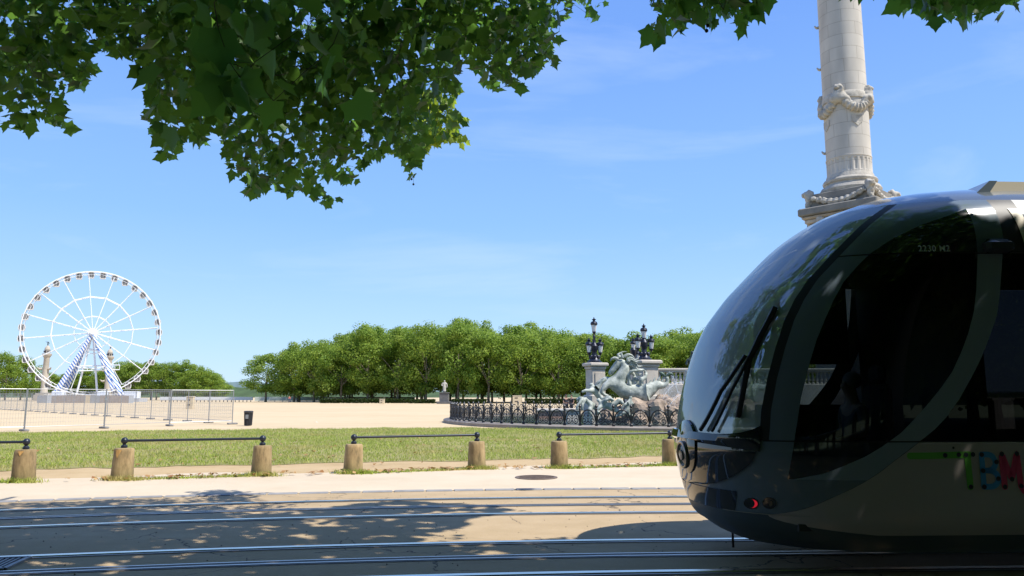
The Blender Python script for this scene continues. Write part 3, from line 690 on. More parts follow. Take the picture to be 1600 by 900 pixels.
b.build('cross_beam', wp_m, root)
# gondolas
gl_m = mat('gondola_glass', (.17, .165, .16), .15); gw_m = mat('gondola_shell', (.62, .61, .58), .4)
GM = Matrix((ux, uy, uz)).transposed()
def gon_meshes():
    b = MB(); prof = [(-.95, -.2), (-.75, -.95), (.75, -.95), (.95, -.2), (.86, .62), (.55, .95), (-.55, .95), (-.86, .62)]
    F = lambda d: (lambda x, z: GM @ Vector((x, d, z)))
    outer = prof; inner = [(x*.76, z*.80) for x, z in prof]; n = 8
    for d0, d1 in ((-.62, -.5), (.5, .62)):
        V = [F(d0)(*p) for p in outer]+[F(d0)(*p) for p in inner]+[F(d1)(*p) for p in outer]+[F(d1)(*p) for p in inner]; Fs = []
        for i in range(n):
            j = (i+1) % n; Fs += [(i, j, n+j, n+i), (2*n+i, 3*n+i, 3*n+j, 2*n+j), (i, 2*n+i, 2*n+j, j), (n+i, n+j, 3*n+j, 3*n+i)]
        b.add(V, Fs)
    for i in (0, 1, 2, 5): 
        j = (i+1) % n; V = [F(-.5)(*outer[i]), F(.5)(*outer[i]), F(.5)(*outer[j]), F(-.5)(*outer[j])]; W = [F(-.5)(*inner[i]), F(.5)(*inner[i]), F(.5)(*inner[j]), F(-.5)(*inner[j])]
        b.add(V+W, [(0, 1, 2, 3), (7, 6, 5, 4), (0, 4, 5, 1), (2, 6, 7, 3)])
    b.tube([GM @ Vector((0, -.95, 1.15)), GM @ Vector((0, .95, 1.15))], .09, 6); b.tube([GM @ Vector((0, 0, .9)), GM @ Vector((0, 0, 1.2))], .1, 6)
    for z in (-.75,): b.tube([GM @ Vector((0, -.57, -.8)), GM @ Vector((0, -.57, .8))], .06, 4)
    c = MB(); c.prism([(x*.77, z*.81) for x, z in prof], F(-.48), F(.48))
    return b, c
gb, gc = gon_meshes(); g0 = gb.build('gondola', gw_m); g1 = gc.build('glazing', gl_m, g0)
for i in range(36):
    a = 2*math.pi*(i+.5)/36; o = g0 if i == 0 else g0.copy()
    if i: COL.objects.link(o)
    o.parent = root; o.location = wpnt(RW*.985, a)-uz*.75-Vector(root.location)
    if i: w_ = g1.copy(); COL.objects.link(w_); w_.parent = o
# base hoarding, platform machinery
a, c = at(58, 622, 182), at(209, 622, 182)
r = empty('hoarding', ((a.x+c.x)/2, 182, 0), 'grey board hoarding round the foot of the ferris wheel', 'hoarding')
hb = [mat('hoarding_grey', (.34, .35, .36), .6, noise=(1, .1, 4)), mat('hoarding_taupe', (.36, .31, .27), .6, noise=(1, .1, 4)), mat('hoarding_pale', (.55, .58, .60), .6), mat('hoarding_cream', (.62, .52, .36), .6)]
cols_ = [0, 0, 2, 1, 1, 1, 1, 1, 1, 1, 3, 0, 0, 1, 1, 1, 1, 1, 1, 2]
for i in range(20):
    x0 = a.x+(c.x-a.x)*i/20; x1 = a.x+(c.x-a.x)*(i+1)/20; b = MB(); b.box(((x0+x1)/2, 182, .88+.02*(i % 3)), (x1-x0-.04, .08, 1.76+.04*(i % 3))); b.build('board', hb[cols_[i]], r)
pl0, pl1 = at(66, 622, 215), at(216, 622, 215)
r = empty('platform', ((pl0.x+pl1.x)/2, 218, 0), 'white boarding platform with railings under the ferris wheel', 'platform')
b = MB(); b.box(((pl0.x+pl1.x)/2, 218, .5), (pl1.x-pl0.x, 5, 1.0)); b.build('deck', mat('platform_grey', (.45, .47, .5), .6), r)
b = MB()
for i in range(40): b.tube([(pl0.x+(pl1.x-pl0.x)*i/39, 215.6, 1), (pl0.x+(pl1.x-pl0.x)*i/39, 215.6, 2.1)], .05, 4)
for z in (1.5, 2.1): b.tube([(pl0.x, 215.6, z), (pl1.x, 215.6, z)], .05, 4)
b.build('railing', wp_m, r)
b = MB()
for k, w in ((.08, 3), (.86, 4), (.55, 2.4)): b.bbox((pl0.x+(pl1.x-pl0.x)*k, 219, 2.0), (w, 2, 1.98), .1)
b.build('cabin', wp_m, r)
# rostral columns
rs_m = mat('rostral_stone', (.46, .41, .33), .85, noise=(.6, .15, 5), bump=(3, .3, .05)); vg = mat('dark_bronze', (.05, .07, .06), .5, .5)
for px, pt, Y, lb in ((68, 533, 265, 'tall stone rostral column with a statue on top, left of the ferris wheel hub'), (167, 538.5, 274, 'stone rostral column seen through the right legs of the ferris wheel')):
    p = at(px, 620, Y); H_ = at(px, pt, Y).z; k = H_/21.5
    r = empty('rostral_column', (p.x, Y, 0), lb, 'column', 'rostral columns on the quay')
    q = lambda l_: [(a_*k*.76, h_*k) for a_, h_ in l_]
    b = MB(); b.box((p.x, Y, 1.1*k), (4.6*k, 4.6*k, 2.2*k)); b.box((p.x, Y, 2.5*k), (3.9*k, 3.9*k, .6*k)); b.build('pedestal', rs_m, r)
    b = MB(); b.lathe(q([(1.75, 2.8), (1.75, 3.1), (1.55, 3.4), (1.5, 4), (1.38, 10), (1.22, 15.2), (1.3, 15.3), (1.3, 15.5), (1.6, 15.9), (2.0, 16.3), (2.05, 16.9), (1.95, 17.0)]), (p.x, Y, 0), 20); b.build('shaft', rs_m, r, True)
    b = MB(); b.lathe(q([(1.15, 17), (1.15, 18.3), (1.3, 18.4), (1.25, 18.6), (1.1, 19.1), (.7, 19.6), (.3, 19.8), (.3, 20.0)]), (p.x, Y, 0), 16); b.build('lantern', rs_m, r, True)
    b = MB()
    for i in range(8): t = i/8*2*math.pi; b.box((p.x+1.0*k*math.cos(t), Y+1.0*k*math.sin(t), 17.7*k), (.34*k, .34*k, .7*k), rz=t)
    b.build('opening', mat('dark_void', (.05, .05, .06), .8), r)
    skin('statue', [((p.x, Y, 19.9*k), .22*k), ((p.x, Y, 20.6*k), .2*k), ((p.x, Y, 21.2*k), .16*k), ((p.x, Y, 21.4*k), .1*k), ((p.x-.5*k, Y, 21.1*k), .08*k), ((p.x-.9*k, Y, 21.5*k), .06*k), ((p.x+.45*k, Y, 20.9*k), .08*k), ((p.x+.5*k, Y, 20.4*k), .06*k)], [(0, 1), (1, 2), (2, 3), (2, 4), (4, 5), (2, 6), (6, 7)], vg, r, 1, 1)
    for z in (7.5, 11.5):
        for t in (0.4, 0.4+math.pi):
            b = MB(); c0 = Vector((p.x+math.cos(t)*1.15*k, Y-.3+math.sin(t)*1.15*k*.4, z*k)); dv_ = Vector((math.cos(t), -.5, 0)).normalized()
            b.tube([c0, c0+dv_*.9*k+uz*-.1*k, c0+dv_*1.6*k+uz*.5*k], [.55*k, .38*k, .12*k], 6); b.build('ship_prow', rs_m, r)
# cream service boxes on the square
cb = mat('cream_box', (.60, .50, .34), .7, noise=(2, .1, 4))
for px, py, w, h, lb in ((297, 639, .85, 1.5, 'slim cream service box with two dark slots behind the wire fence'), (597, 631.2, 1.0, .95, 'small cream block on the sand in front of the grove'), (808, 632, 1.75, 1.65, 'square cream box standing behind the iron basin fence')):
    p = gnd(px, py); r = empty('service_box', (p.x, p.y, 0), lb, 'box')
    b = MB(); b.bbox((p.x, p.y, h/2), (w, .6, h), .03); b.build('case', cb, r)
    b = MB(); b.bbox((p.x, p.y, h+.04), (w+.1, .7, .078), .02); b.build('cap', mat('cream_cap', (.66, .58, .44), .7), r)
    b = MB()
    for z in (.35, .75): b.box((p.x-.1*w, p.y-.302, h*z), (w*.35, .02, h*.14))
    b.build('slot', mat('slot_dark', (.10, .08, .06), .7), r)
# statue on its plinth under the trees
p = gnd(694, 631.0); Yp = p.y; s_ = Yp/1200
r = empty('statue', (p.x, Yp, 0), 'white marble statue of a robed man on a dark plinth in front of the grove', 'statue')
b = MB(); b.bbox((p.x, Yp, .25), (2.9, 2.9, .5), .05); b.bbox((p.x, Yp, 1.35), (1.9, 1.9, 1.7), .06); b.bbox((p.x, Yp, 2.29), (2.15, 2.15, .18), .04); b.build('plinth', mat('dark_plinth', (.12, .12, .12), .8, noise=(2, .2, 4)), r)
X = p.x
skin('figure', [((X, Yp, 2.4), .42), ((X, Yp, 3.2), .36), ((X+.03, Yp, 3.9), .33), ((X+.03, Yp, 4.35), .3), ((X+.03, Yp, 4.6), .12), ((X+.02, Yp-.03, 4.8), .17), ((X+.02, Yp-.03, 4.95), .13), ((X-.42, Yp, 4.3), .14), ((X-.55, Yp-.1, 3.85), .12), ((X-.25, Yp-.35, 3.75), .1), ((X+.46, Yp, 4.3), .14), ((X+.56, Yp, 3.8), .12), ((X+.5, Yp-.1, 3.35), .09)], [(0, 1), (1, 2), (2, 3), (3, 4), (4, 5), (5, 6), (3, 7), (7, 8), (8, 9), (3, 10), (10, 11), (11, 12)], mat('marble', (.44, .42, .37), .7), r, 1, 2, noise=(.3, .06))

# ================================================================== MONUMENT COLUMN
CY = 58.0
def hz(px, py, Y=CY): return at(px, py, Y).z
mon_m = bpy.data.materials.new('ashlar_stone'); mon_m.use_nodes = True
def ashlar(m, radial, c1, c2, scale_u, row):
    t = m.node_tree; b = t.nodes['Principled BSDF']; l = t.links.new; b.inputs['Roughness'].default_value = .88
    c = N(t, 'ShaderNodeTexCoord'); sp = N(t, 'ShaderNodeSeparateXYZ'); l(c.outputs['Object'], sp.inputs[0])
    at_ = N(t, 'ShaderNodeMath', operation='ARCTAN2'); l(sp.outputs['Y'], at_.inputs[0]); l(sp.outputs['X'], at_.inputs[1])
    mu = N(t, 'ShaderNodeMath', operation='MULTIPLY'); l(at_.outputs[0], mu.inputs[0]); mu.inputs[1].default_value = scale_u
    cb_ = N(t, 'ShaderNodeCombineXYZ'); l(mu.outputs[0], cb_.inputs[0]); l(sp.outputs['Z'], cb_.inputs[1])
    br = N(t, 'ShaderNodeTexBrick'); br.inputs['Scale'].default_value = 1; br.inputs['Mortar Size'].default_value = .022; br.inputs['Brick Width'].default_value = 2.1; br.inputs['Row Height'].default_value = row
    br.inputs['Color1'].default_value = (*c1, 1); br.inputs['Color2'].default_value = (*c2, 1); br.inputs['Mortar'].default_value = (.36, .32, .26, 1); br.inputs['Mortar Smooth'].default_value = .5
    l(cb_.outputs[0], br.inputs['Vector'])
    n = N(t, 'ShaderNodeTexNoise'); n.inputs['Scale'].default_value = .8; n.inputs['Detail'].default_value = 7; mp_ = N(t, 'ShaderNodeMapping'); mp_.inputs['Scale'].default_value = (1, 1, .3); l(c.outputs['Object'], mp_.inputs[0]); l(mp_.outputs[0], n.inputs['Vector'])
    mr = N(t, 'ShaderNodeMapRange'); mr.inputs[1].default_value = .3; mr.inputs[2].default_value = .75; mr.inputs[3].default_value = 1.1; mr.inputs[4].default_value = .78; l(n.outputs[0], mr.inputs[0])
    mm = N(t, 'ShaderNodeVectorMath', operation='SCALE'); l(br.outputs['Color'], mm.inputs[0]); l(mr.outputs[0], mm.inputs['Scale']); l(mm.outputs[0], b.inputs['Base Color'])
    u = N(t, 'ShaderNodeBump'); u.inputs['Strength'].default_value = .4; u.inputs['Distance'].default_value = .02; l(br.outputs['Fac'], u.inputs['Height']); u.invert = True; l(u.outputs[0], b.inputs['Normal'])
ashlar(mon_m, True, (.56, .52, .445), (.51, .47, .40), 1.62, 1.02)
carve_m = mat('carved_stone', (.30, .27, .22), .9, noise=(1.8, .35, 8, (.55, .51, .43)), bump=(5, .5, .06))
grime_shade_m = mat('weathered_shaded_stone', (.17, .16, .14), .9, noise=(.9, .4, 7, (.27, .25, .21)), bump=(5, .4, .05))  # weathering, darkened further with the plinth face's shade put into the colour
cx = at(1328, 280, CY).x
root = empty('monument_column', (cx, CY, 0), 'huge pale stone monument column rising behind the tram out of the picture', 'column')
z_slab0, z_slab1 = hz(1328, 338), hz(1328, 327); z_pl = hz(1328, 305); z_t0 = hz(1328, 304); z_fl0 = hz(1328, 283); z_fl1 = hz(1328, 252)
C0 = (cx, CY, 0)
A0 = -R(45.8)
def sq(b, half, z0, z1, bev=.06): b.bbox((cx, CY, (z0+z1)/2), (2*half, 2*half, z1-z0), bev, rz=A0)
b = MB(); sq(b, 2.45, 1.2, z_slab0-.62, .1); sq(b, 2.62, z_slab0-.62, z_slab0-.3); sq(b, 3.2, 0, .6); sq(b, 2.9, .6, 1.2); b.build('pedestal', mat('frieze_stone', (.42, .35, .26), .9, noise=(1, .3, 6, (.56, .48, .38)), bump=(5, .4, .05)), root)
b = MB(); sq(b, 2.98, z_slab0-.04, z_slab1, .08); b.build('cornice_slab', grime_shade_m, root); b = MB(); sq(b, 2.8, z_slab0-.3, z_slab0-.045, .1); b.build('cornice', mat('ochre_lit_stone', (.36, .28, .19), .9, noise=(1, .3, 6, (.52, .43, .32)), bump=(5, .4, .05)), root)  # ochre light under the slab is put into the cornice colour
b = MB(); sq(b, 2.34, z_slab1, z_pl, .05); b.build('plinth', grime_shade_m, root)
def face(side, u, z, out, half): # a point on a face of the rotated pedestal
    M = Matrix.Rotation(A0+side*math.pi/2, 3, 'Z'); return Vector((cx, CY, z))+M @ Vector((u, -half-out, 0))
# corner ornaments and garlands on the plinth, consoles under the cornice
for side in (0, 1, 3):
    b = MB(); n = 44; pts = [face(side, -2.0+4.0*i/n, z_slab1+.78-.55*math.sin(math.pi*i/n), .14, 2.34) for i in range(n+1)]
    b.tube(pts, [.17+.05*math.sin(i*1.3)+.09*math.sin(math.pi*i/n) for i in range(n+1)], 7)
    for i in range(1, n): b.ball(pts[i]+Vector((random.uniform(-.1, .1), random.uniform(-.1, .1), random.uniform(-.08, .14))), random.uniform(.07, .15), 6, 5)
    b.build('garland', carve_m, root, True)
    for u in (-1.35, 0, 1.35):
        b = MB(); b.tube([face(side, u, z_slab0-.35, .2, 2.45), face(side, u, z_slab0-.9, .35, 2.45), face(side, u, z_slab0-1.5, .12, 2.45)], [.32, .26, .16], 8); b.build('console', carve_m, root, True)
    b = MB(); b.tube([face(side, 1.6*math.cos(t), z_slab0-3.4+2.2*math.sin(t), .02, 2.45) for t in np.linspace(0, math.pi, 15)], .16, 6); b.build('arch_moulding', carve_m, root, True)
for k in range(4):
    t = A0-math.pi/4+k*math.pi/2; d = Vector((math.cos(t), math.sin(t), 0)); p = Vector((cx, CY, z_slab1))+d*2.34*1.38
    skin('corner_scroll', [(p+d*.25, .2), (p+d*.0+uz*.4, .3), (p+d*.1+uz*.85, .4), (p+d*.3+uz*1.25, .36), (p+d*.62+uz*1.12, .22), (p-d*.2+uz*1.5, .26)], [(0, 1), (1, 2), (2, 3), (3, 4), (2, 5)], carve_m, root, 0, 2, noise=(.22, .26))
b = MB(); b.lathe([(2.0, z_pl), (2.18, z_pl+.06), (2.25, z_pl+.28), (2.14, z_pl+.5), (1.98, z_pl+.55), (1.86, z_pl+.66), (1.86, z_pl+.78), (1.96, z_pl+.84), (2.0, z_pl+.98), (1.92, z_pl+1.12), (1.8, z_pl+1.17), (1.72, z_pl+1.4), (1.68, z_pl+1.5)], C0, 56); b.build('column_base', carve_m, root, True)
zb = z_pl+1.45; r0 = 1.645
b = MB(); nf = 24
def flute(t, h): return 1-.055*max(0, math.sin(t*nf/2+A0*0)**2-.18)*(1 if zb+.2 < h < z_fl1-.12 else 0)
b.lathe([(r0, zb), (r0, zb+.19), (r0, zb+.24), (r0, z_fl1-.16), (r0, z_fl1-.1), (r0, z_fl1)], C0, 240, mod=flute); b.build('fluted_drum', mon_m, root, True)
b = MB(); b.lathe([(r0, z_fl1), (r0+.03, z_fl1+.02), (r0+.03, z_fl1+.12), (r0-.01, z_fl1+.14), (1.64, 22), (1.625, 27), (1.60, 33), (1.55, 42), (1.55, 44), (1.8, 44.2), (1.9, 45), (2.2, 45.5)], C0, 72); b.build('shaft', mon_m, root, True)
# garlanded belt with lions
zl0 = hz(1322, 186); zl1 = hz(1322, 150); zm = (zl0+zl1)/2
b = MB(); b.lathe([(1.63, zl1-.75), (1.71, zl1-.7), (1.73, zl1-.45), (1.69, zl1-.2), (1.63, zl1-.12)], C0, 60); b.build('belt', carve_m, root, True)
cam_t = math.atan2(-CY, -cx)
def cyl(t, r, z): return Vector((cx+r*math.cos(t), CY+r*math.sin(t), z))
for k in range(4):
    t0 = cam_t-.28+k*math.pi/2; b = MB(); n = 48
    pts = [cyl(t0+math.pi/2*i/n, 1.72, zl1-.55-1.05*math.sin(math.pi*i/n)) for i in range(n+1)]
    b.tube(pts, [.24+.12*math.sin(math.pi*i/n)+.05*math.sin(i*1.5) for i in range(n+1)], 8)
    for i in range(n): b.ball(pts[i]+Vector((random.uniform(-.14, .14), random.uniform(-.14, .14), random.uniform(-.12, .2))), random.uniform(.1, .22), 6, 5)
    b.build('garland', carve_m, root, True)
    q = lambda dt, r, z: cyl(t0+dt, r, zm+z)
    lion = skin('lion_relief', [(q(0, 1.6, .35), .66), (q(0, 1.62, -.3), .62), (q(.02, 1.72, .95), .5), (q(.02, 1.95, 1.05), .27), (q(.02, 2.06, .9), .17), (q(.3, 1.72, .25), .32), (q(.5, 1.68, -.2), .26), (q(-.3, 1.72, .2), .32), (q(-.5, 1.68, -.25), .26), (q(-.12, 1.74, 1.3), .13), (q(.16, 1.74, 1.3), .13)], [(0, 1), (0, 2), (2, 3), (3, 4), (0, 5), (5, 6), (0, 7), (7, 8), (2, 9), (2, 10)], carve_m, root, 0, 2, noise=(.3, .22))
    b = MB(); b.prism([(-.42, 0), (.42, 0), (.42, -.5), (0, -.85), (-.42, -.5)], lambda a, z: cyl(t0+.78+a/1.64, 1.62, zl0-.25+z), lambda a, z: cyl(t0+.78+a/1.64, 1.70, zl0-.25+z)); b.build('shield', carve_m, root)
for z in (hz(1284, 38), hz(1286, 104), hz(1291, 236)):
    t = cam_t-1.5; skin('ship_prow', [(cyl(t, 1.55, z), .18), (cyl(t, 1.78, z-.05), .12), (cyl(t, 1.92, z+.2), .05)], [(0, 1), (1, 2)], carve_m, root, 0, 1)

# ================================================================== FOUNTAIN BASIN, FENCE
BC = Vector((11.3, 50, 0)); BR = 15.2
def ring(t, r, z): return Vector((BC.x+r*math.cos(t), BC.y+r*math.sin(t), z))
r = empty('basin_kerb', (BC.x, BC.y, 0), 'low grey stone kerb of the round fountain basin under the iron fence', 'kerb')
b = MB(); n = 120; V = []; prof = [(BR+.45, -.02), (BR+.45, .16), (BR+.40, .2), (BR-.3, .22), (BR-.3, -.02)]
for rr_, z in prof: V += [ring(2*math.pi*i/n, rr_, z) for i in range(n)]
b.add(V, [(k*n+i, k*n+(i+1) % n, (k+1)*n+(i+1) % n, (k+1)*n+i) for k in range(4) for i in range(n)]); b.build('kerb_stone', mat('basin_stone', (.22, .18, .15), .85, noise=(1.2, .3, 6, (.34, .30, .25)), bump=(8, .3, .03)), r)
water_m = mat('basin_water', (.06, .10, .09), .08, bump=(3.5, .25, .05))
b = MB(); b.add([ring(2*math.pi*i/80, BR-.3, .14) for i in range(80)], [tuple(range(80))]); tag(b.build('water', water_m), kind='structure')
fe_m = mat('basin_iron', (.030, .032, .036), .45, .4)
root = empty('basin_fence', (BC.x, BC.y, 0), 'low ornate black iron fence of arches and scrolls round the fountain basin', 'fence')
def fence_post(t):
    b = MB(); p = ring(t, BR, 0)
    b.lathe([(.075, .2), (.075, .3), (.045, .34), (.042, .95), (.075, 1.0), (.03, 1.04), (.07, 1.1), (.072, 1.14), (.03, 1.2), (0, 1.28)], p, 8)
    b.box(p+Vector((0, 0, .62)), (.11, .11, .12), rz=t); return b
def fence_panel(t0, t1, fine=True):
    b = MB(); P = lambda u, z: ring(t0+(t1-t0)*u, BR, z); rr_ = .022
    for z in (.28,): b.tube([P(0, z), P(1, z)], .016, 4)
    b.tube([P(.5-.44*math.cos(a), .46+.5*math.sin(a)) for a in np.linspace(0, math.pi, 13)], .034, 5)
    b.tube([P(.5-.33*math.cos(a), .46+.36*math.sin(a)) for a in np.linspace(0.1, math.pi-.1, 9)], .016, 4)
    for s in (-1, 1):
        b.tube([P(.5+s*(.23-.2*(1-k/14)*math.cos(k*.75)), .45-.155*(1-k/16)*math.sin(k*.75)) for k in range(13)], rr_, 4)
        b.tube([P(.5, .5), P(.5+s*.2, .66), P(.5+s*.30, .82)], .012, 4)
        b.tube([P(.5+s*.44, .46), P(.5+s*.47, .3)], .018, 4)
    b.tube([P(.5, .28), P(.5, .95)], .014, 4); b.ball(P(.5, .68), .05, 6, 4)
    return b
dt = .85/BR
nm = 60; T0 = math.radians(97)
p0 = None
for i in range(nm):
    t = T0+i*dt; fence_post(t).build('post', fe_m, root); fence_panel(t, t+dt).build('panel', fe_m, root)
b = MB(); t = T0+nm*dt
while t < T0+2*math.pi-.02:
    for q_ in (fence_post(t), fence_panel(t, t+dt)): b.add(q_.v, q_.f)
    t += dt
tag(b.build('fence_run', fe_m, root), kind='stuff')

# ------------------------------------------------------------------ rocks
rock_m = mat('basin_rock', (.20, .15, .11), .95, noise=(1.3, .4, 8, (.46, .36, .27)), bump=(4, .8, .1))
def rock(name, c, s, seed, label):
    g = np.random.default_rng(seed); bm = bmesh.new(); bmesh.ops.create_icosphere(bm, subdivisions=4, radius=1)
    from mathutils import noise as mn
    for v in bm.verts:
        p = v.co.copy(); f = 1+.35*mn.noise(p*1.6+Vector((seed, 0, 0)))+.2*mn.noise(p*4+Vector((0, seed, 0)))+.1*mn.noise(p*9)
        v.co = Vector((p.x*s[0]*f, p.y*s[1]*f, max(-.3, p.z*s[2]*f)))
    me = bpy.data.meshes.new(name); bm.to_mesh(me); bm.free(); o = bpy.data.objects.new(name, me); COL.objects.link(o); o.location = c; me.materials.append(rock_m)
    tag(o, label, 'rock', 'rocks of the fountain'); return o
rp_ = lambda px, Y: (at(px, 640, Y).x, Y, .1)
rock('rock', rp_(1052, 44.5), (1.5, 1.3, 1.55), 5, 'largest tan rock of the fountain, under the tail of the bronze horse')
rock('rock', rp_(1012, 44.0), (1.5, 1.1, 1.45), 2, 'rugged tan rock directly under the bronze horse')
rock('rock', rp_(966, 44.6), (1.2, 1.0, .95), 9, 'low rock with bronze figures, below the chest of the horse')
rock('rock', rp_(1105, 45.5), (1.7, 1.4, 1.5), 14, 'rock of the fountain behind the tram windscreen')
rock('rock', rp_(1165, 45.0), (2.0, 1.5, 1.4), 17, 'rock of the fountain behind the tram cab')

# ------------------------------------------------------------------ bronze sea horses
bz_m = mat('verdigris_bronze', (.12, .155, .13), .65, .0, noise=(3.2, .5, 9, (.60, .62, .54)), bump=(5, .4, .05))  # colour contrast in the verdigris also stands in for highlights and dark crevices
HY = 44.5; kx = HY/F_PX
def hp(px, py, r, dy=0.0): p = at(px, py, HY); return ((p.x, HY+dy, p.z), r*kx)
root = empty('bronze_horse', (at(985, 640, HY).x, HY, 1.2), 'rearing bronze sea horse with curling fish tail, head turned left, on the fountain rocks', 'sculpture', 'bronze sea horses of the fountain')
B_ = [hp(994, 615, 14), hp(975, 611, 15.5), hp(959, 602, 14.5), hp(967, 592, 12), hp(975, 581, 11.5), hp(976, 569, 8.6), hp(969, 564, 6.8), hp(963, 571.5, 6.6), hp(956.5, 580, 4.6), hp(951.5, 586.5, 4.0),
      hp(1008, 614, 12.5), hp(1020, 605, 10), hp(1030, 600, 7.5), hp(1038, 603, 5), hp(1044, 597, 3.6), hp(1041, 588, 2.6),
      hp(950, 597, 7.5, -.25), hp(942, 606, 5, -.35), hp(938, 613, 3.4, -.4), hp(945, 618, 2.6, -.4), hp(950, 619, 3, -.4),
      hp(957, 597, 7, .35), hp(946, 592, 5, .5), hp(936, 598, 3.2, .55), hp(931, 607, 2.6, .55)]
skin('body', B_, [(0, 1), (1, 2), (2, 3), (3, 4), (4, 5), (5, 6), (6, 7), (7, 8), (8, 9), (0, 10), (10, 11), (11, 12), (12, 13), (13, 14), (14, 15), (2, 16), (16, 17), (17, 18), (18, 19), (19, 20), (2, 21), (21, 22), (22, 23), (23, 24)], bz_m, root, 0, 2, noise=(.35, .10))
mane = [[(979, 566), (985, 561), (992, 566), (999, 564)], [(983, 571), (991, 570), (995, 577), (1003, 577)], [(984, 579), (991, 579), (997, 586), (1003, 584)],[(974, 559), (980, 554), (987, 554), (992, 559)], [(978, 563), (985, 559), (991, 563), (997, 560)], [(980, 567), (990, 566), (997, 573), (1004, 572)], [(981, 575), (988, 574), (994, 581), (1000, 580)], [(970, 559), (966, 554), (972, 550), (980, 549)], [(966, 562), (960, 559), (955, 561), (953, 565)], [(982, 583), (989, 583), (993, 590), (998, 593)]]
for i, cur in enumerate(mane):
    skin('mane_lock', [hp(x, y, r_, -.2+.13*(i % 4)) for (x, y), r_ in zip(cur, (3.4, 2.6, 1.7, .6))], [(0, 1), (1, 2), (2, 3)], bz_m, root, 0, 2, noise=(.2, .08))
for dy in (-.22, .22):
    skin('ear', [hp(972, 561, 2.2, dy), hp(971, 555, 1.7, dy), hp(970, 551, .7, dy)], [(0, 1), (1, 2)], bz_m, root, 0, 1)
fin = [(984, 604), (982, 594), (981, 585), (986, 580), (996, 579), (1005, 578), (1009, 583), (1007, 590), (1001, 592), (999, 599), (1003, 606)]
skin('fin', [hp(x, y, 2.7+1.0*math.sin(i), -.3+.1*math.sin(i*1.3)) for i, (x, y) in enumerate(fin)], [(i, i+1) for i in range(10)], bz_m, root, 0, 2, noise=(.2, .12))
fin2 = [(988, 606), (988, 596), (991, 588), (996, 595), (994, 606)]
skin('fin', [hp(x, y, 2.6, -.1) for x, y in fin2], [(i, i+1) for i in range(4)], bz_m, root, 0, 2, noise=(.2, .12))
# scale crest along the tail
for i, (x, y) in enumerate([(1008, 604), (1014, 598), (1021, 594), (1028, 592), (1034, 594)]):
    skin('crest_spine', [hp(x, y+4, 2.4), hp(x+1.5, y-1, 1.6), hp(x+4, y-5, .6)], [(0, 1), (1, 2)], bz_m, root, 0, 1)
skin('tail_fluke', [hp(1040, 590, 2.2), hp(1035, 584, 3.0), hp(1030, 582, 1.4), hp(1047, 583, 2.6), hp(1053, 587, 1.2)], [(0, 1), (1, 2), (0, 3), (3, 4)], mat('dark_patina', (.06, .10, .075), .5, .2, noise=(2, .4, 6)), root, 0, 2)
h2 = copy_tree(root); h2.location = (at(1150, 640, 46).x, 46.0, 1.1); h2.rotation_euler = (0, 0, R(20)); tag(h2, 'second bronze sea horse, seen only through the tram windscreen', 'sculpture', 'bronze sea horses of the fountain')
h3 = copy_tree(root); h3.location = (at(1108, 640, 49.5).x, 49.5, .4); h3.rotation_euler = (0, 0, R(-35)); h3.scale = (.9, .9, .9); tag(h3, 'bronze sea horse furthest back, behind the edge of the tram windscreen', 'sculpture', 'bronze sea horses of the fountain')
# tangled bronze figures in front of the horse
def figure(label, J, root_xy, noise_=.06):
    r = empty('bronze_figure', (at(root_xy[0], root_xy[1], HY-1).x, HY-1.2, .2), label, 'sculpture', 'bronze figures sprawling before the sea horse')
    Jp = [(lambda p: ((p[0][0], p[0][1]-1.0, p[0][2]), p[1]))(hp(*j)) for j in J]
    skin('figure', Jp, [(0, 1), (1, 2), (2, 3), (3, 4), (2, 5), (5, 6), (6, 7), (2, 8), (8, 9), (9, 10), (0, 11), (11, 12), (12, 13), (0, 14), (14, 15), (15, 16)], bz_m, r, 0, 2, noise=(.2, noise_)); return r
# pelvis, waist, chest, neck, head, arm, elbow, hand, arm, elbow, hand, thigh, knee, foot, thigh, knee, foot
figure('bronze figure leaning back with one arm raised towards the horse', [(935, 622, 5.5), (930, 616, 5), (925, 609, 6.5), (922, 603, 3), (920, 599, 4.4), (931, 605, 3, -.3), (937, 597, 2.6, -.3), (944, 592, 2, -.2), (918, 611, 3, -.4), (911, 610, 2.5, -.5), (905, 613, 2, -.5), (941, 625, 4.2, -.3), (947, 620, 3.4, -.5), (952, 628, 2.4, -.5), (940, 630, 4.2, .1), (948, 634, 3.2, 0), (957, 633, 2.2, 0)], (930, 640))
figure('bronze figure stooping low over the water at the front left of the group', [(916, 628, 5.5, -.3), (912, 624, 5, -.3), (906, 620, 6.2, -.3), (902, 622, 3, -.35), (899, 626, 4.3, -.4), (904, 626, 2.9, -.7), (899, 633, 2.4, -.8), (897, 640, 2, -.8), (909, 625, 2.8, -.6), (905, 633, 2.3, -.7), (906, 641, 2, -.7), (921, 634, 4.4, -.4), (916, 641, 3.4, -.6), (919, 649, 2.5, -.6), (924, 633, 4.4, 0), (930, 640, 3.4, 0), (928, 649, 2.5, 0)], (912, 648))
figure('bronze figure lying twisted under the hooves of the horse', [(950, 634, 5.2, -.3), (943, 633, 5, -.3), (936, 630, 6, -.3), (932, 626, 2.8, -.35), (929, 623, 4.2, -.4), (941, 625, 2.8, -.6), (948, 622, 2.4, -.6), (954, 626, 2, -.6), (932, 636, 2.8, -.6), (927, 641, 2.4, -.6), (934, 645, 2, -.6), (957, 630, 4.2, -.4), (963, 624, 3.4, -.4), (969, 631, 2.4, -.4), (956, 640, 4.2, -.2), (965, 643, 3.4, -.2), (974, 640, 2.4, -.2)], (948, 648))
